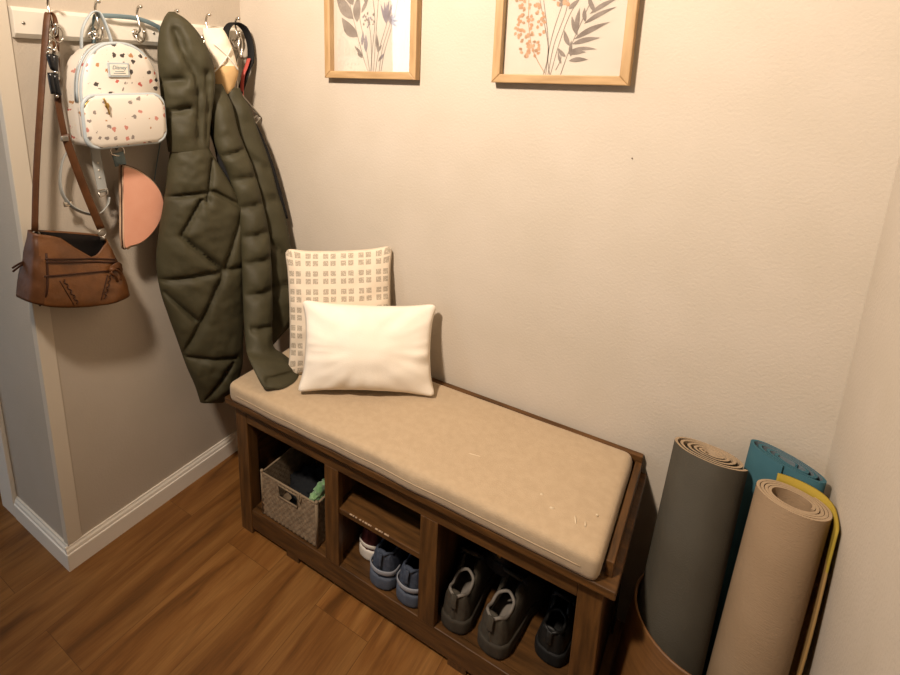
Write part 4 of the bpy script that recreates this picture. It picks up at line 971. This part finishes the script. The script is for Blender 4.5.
def art_grey(b, i0, j0, y):
    T = lambda px, py: (i0+(px-140)/2196, j0+(540-py)/2196)
    def LF(x0, y0, x1, y1, w, mi, bend=0.0): leaf(b, T(x0, y0), T(x1, y1), w/2196, mi, y, bend)
    def ST(*pts, mi=0, w=4): stem(b, [T(*p) for p in pts], w/2196, mi, y-.00015)
    ST((420, 540), (380, 450), (310, 240), (255, 60), (210, -90)); ST((432, 540), (400, 380), (350, 200), (330, -40)); ST((450, 540), (440, 330), (420, 240))
    ST((462, 540), (480, 300), (500, 60), (520, -120)); ST((478, 540), (500, 420), (560, 250), (590, 140)); ST((505, 540), (530, 400), (590, 240)); ST((440, 540), (455, 380), (470, 220), (440, 20))
    ST((520, 540), (545, 420), (600, 260), (655, 60))
    LF(300, 215, 160, 35, 78, 0, .06); LF(335, 325, 205, 200, 74, 0, .08); LF(300, 130, 190, -40, 80, 0, -.05); LF(330, 235, 345, 70, 60, 0, .05); LF(260, 60, 190, -140, 70, 0)
    LF(375, 445, 308, 378, 22, 0); LF(375, 455, 330, 425, 18, 0); LF(370, 380, 380, 290, 24, 1); LF(400, 420, 400, 310, 30, 1); LF(365, 180, 420, 90, 26, 0); LF(390, 120, 400, 40, 18, 0)
    random.seed(3)
    for k in range(26):
        a = random.uniform(0, 2*PI); r = random.uniform(5, 52); x, yy = 420+r*math.cos(a)*1.05, 235+r*math.sin(a)*.9
        LF(x, yy, x+random.uniform(-16, 16), yy-random.uniform(8, 22), 13, 0 if k % 3 else 1)
    for x1, y1 in ((512, 130), (540, 120), (575, 112), (605, 130), (560, 130)): LF(555, 250, x1, y1, 20, 1)
    for x1, y1 in ((580, 170), (610, 190), (635, 200), (648, 235), (640, 270)): LF(575, 240, x1, y1, 16, 1)
    LF(495, 420, 485, 310, 22, 0); LF(490, 420, 525, 375, 20, 0); LF(510, 470, 545, 425, 16, 1); LF(500, 480, 520, 440, 12, 0)
    for k in range(20): 
        x, yy = random.uniform(600, 725), random.uniform(-60, 82); LF(x, yy, x+random.uniform(-12, 12), yy-18, 14, 3)
    LF(400, 20, 470, -20, 60, 2); LF(470, 30, 400, -30, 60, 2); LF(480, -20, 540, -180, 60, 2); LF(540, -40, 600, -180, 50, 1); LF(330, -30, 300, -190, 60, 0)
def art_rust(b, i0, j0, y):
    T = lambda px, py: (i0+(px-122)/2400, j0+(430-py)/2400)
    def LF(x0, y0, x1, y1, w, mi, bend=0.0): leaf(b, T(x0, y0), T(x1, y1), w/2400, mi, y, bend)
    def ST(*pts, mi=0, w=4): stem(b, [T(*p) for p in pts], w/2400, mi, y-.00015)
    ST((378, 420), (330, 350), (290, 270), (262, 140), (250, -60), mi=3); ST((372, 430), (390, 300), (350, 130), (290, -80)); ST((398, 430), (420, 260), (470, 90), (480, -20)); ST((408, 430), (390, 330), (410, 190), (450, 40))
    ST((385, 430), (385, 250), (340, 20)); ST((412, 430), (450, 250), (500, 90), (580, -40)); ST((470, 430), (500, 320), (540, 200), (600, 40), (650, -90)); ST((440, 405), (465, 340), (450, 285))
    random.seed(9)
    for k in range(120):
        t = random.random(); cx, cy = lerp(252, 285, t), lerp(-40, 335, t); sp = 85*math.sin(PI*min(1, .10+.82*t))**.8
        x, yy = cx+random.uniform(-1, 1)*sp, cy+random.uniform(-22, 22); a = random.uniform(0, 2*PI)
        LF(x, yy, x+24*math.cos(a), yy+24*math.sin(a), 17, 4 if k % 4 else 3)
    for k in range(14):
        x, yy = random.uniform(395, 490), random.uniform(-20, 62); LF(x, yy, x+random.uniform(-26, 26), yy-28, 22, 4 if k % 2 else 0)
    LF(485, 75, 540, 25, 26, 0)
    for x0, y0, x1, y1, w in ((530, 235, 710, 150, 30), (520, 262, 668, 230, 28), (500, 312, 600, 305, 28), (510, 352, 615, 345, 26), (520, 292, 656, 290, 20), (575, 155, 735, 75, 24), (600, 105, 745, 28, 24), (640, 20, 745, -35, 22),
                           (490, 330, 440, 280, 22), (505, 270, 470, 185, 26), (545, 215, 505, 110, 24), (540, 200, 545, 70, 26), (580, 145, 570, 70, 22), (630, 100, 580, 0, 24), (520, 330, 515, 240, 20), (650, 40, 640, -60, 24), (470, 370, 445, 300, 14)):
        LF(x0, y0, x1, y1, w, 0, .04)
picture('oak-framed print of grey leaves and violet stems, nearest the coat corner', .3945, 1.421, art_grey)
picture('oak-framed print of rust flowers and grey fronds above the bench', .9395, 1.4195, art_rust)

# ---------------------------------------------------------------- light
def area(name, loc, target, sx, sy, power, col):
    l = bpy.data.lights.new(name, 'AREA'); l.shape = 'RECTANGLE'; l.size = sx; l.size_y = sy; l.energy = power; l.color = col
    o = bpy.data.objects.new(name, l); C.objects.link(o); o.location = loc
    o.rotation_euler = (V(target)-V(loc)).to_track_quat('-Z', 'Y').to_euler(); return o
lamp = bpy.data.lights.new('ceiling_spotlight', 'SPOT'); lamp.energy = 212; lamp.color = (1.0, .84, .69); lamp.shadow_soft_size = .07
lamp.spot_size = math.radians(136); lamp.spot_blend = 1.0
lo = bpy.data.objects.new('ceiling_spotlight', lamp); C.objects.link(lo); lo.location = (.76, -1.34, 2.22)
lo.rotation_euler = (V((.98, -.05, 1.58))-lo.location).to_track_quat('-Z', 'Y').to_euler()
area('window_daylight', (-1.1, -2.98, 1.40), (-1.0, 0, 1.2), .42, 1.55, 9, (.72, .86, 1.0))
area('hall_fill', (-2.55, -2.2, 1.45), (-.2, -.74, .9), .9, 1.2, 15, (.72, .86, 1.0))  # added cool fill that brightens the end face of the left wall
wd = bpy.data.worlds.new('World'); sc.world = wd; wd.use_nodes = True
wd.node_tree.nodes['Background'].inputs[0].default_value = (.75, .85, 1, 1); wd.node_tree.nodes['Background'].inputs[1].default_value = .01

# ---------------------------------------------------------------- camera
cp = (1.4809, -1.3039, 1.4379); yaw, pitch, roll, fpx, cx, cy = -.5738, .2289, .0167, 530.4362, 394.4726, 196.9133
f = V((math.sin(yaw)*math.cos(pitch), math.cos(yaw)*math.cos(pitch), -math.sin(pitch))); r = V((math.cos(yaw), -math.sin(yaw), 0)); u = r.cross(f)
r2 = r*math.cos(roll)+u*math.sin(roll); u2 = u*math.cos(roll)-r*math.sin(roll)
cam = bpy.data.cameras.new('camera'); co = bpy.data.objects.new('camera', cam); C.objects.link(co)
co.matrix_world = Matrix(((r2.x, u2.x, -f.x, cp[0]), (r2.y, u2.y, -f.y, cp[1]), (r2.z, u2.z, -f.z, cp[2]), (0, 0, 0, 1)))
cam.sensor_width = 36; cam.sensor_fit = 'HORIZONTAL'; cam.lens = fpx/900*36; cam.shift_x = (450-cx)/900; cam.shift_y = (cy-337.5)/900; cam.clip_start = .02
sc.camera = co
sc.view_settings.view_transform = 'Standard'; sc.view_settings.look = 'None'; sc.view_settings.gamma = 1; sc.view_settings.use_curve_mapping = False
sc.view_settings.exposure = 0.0
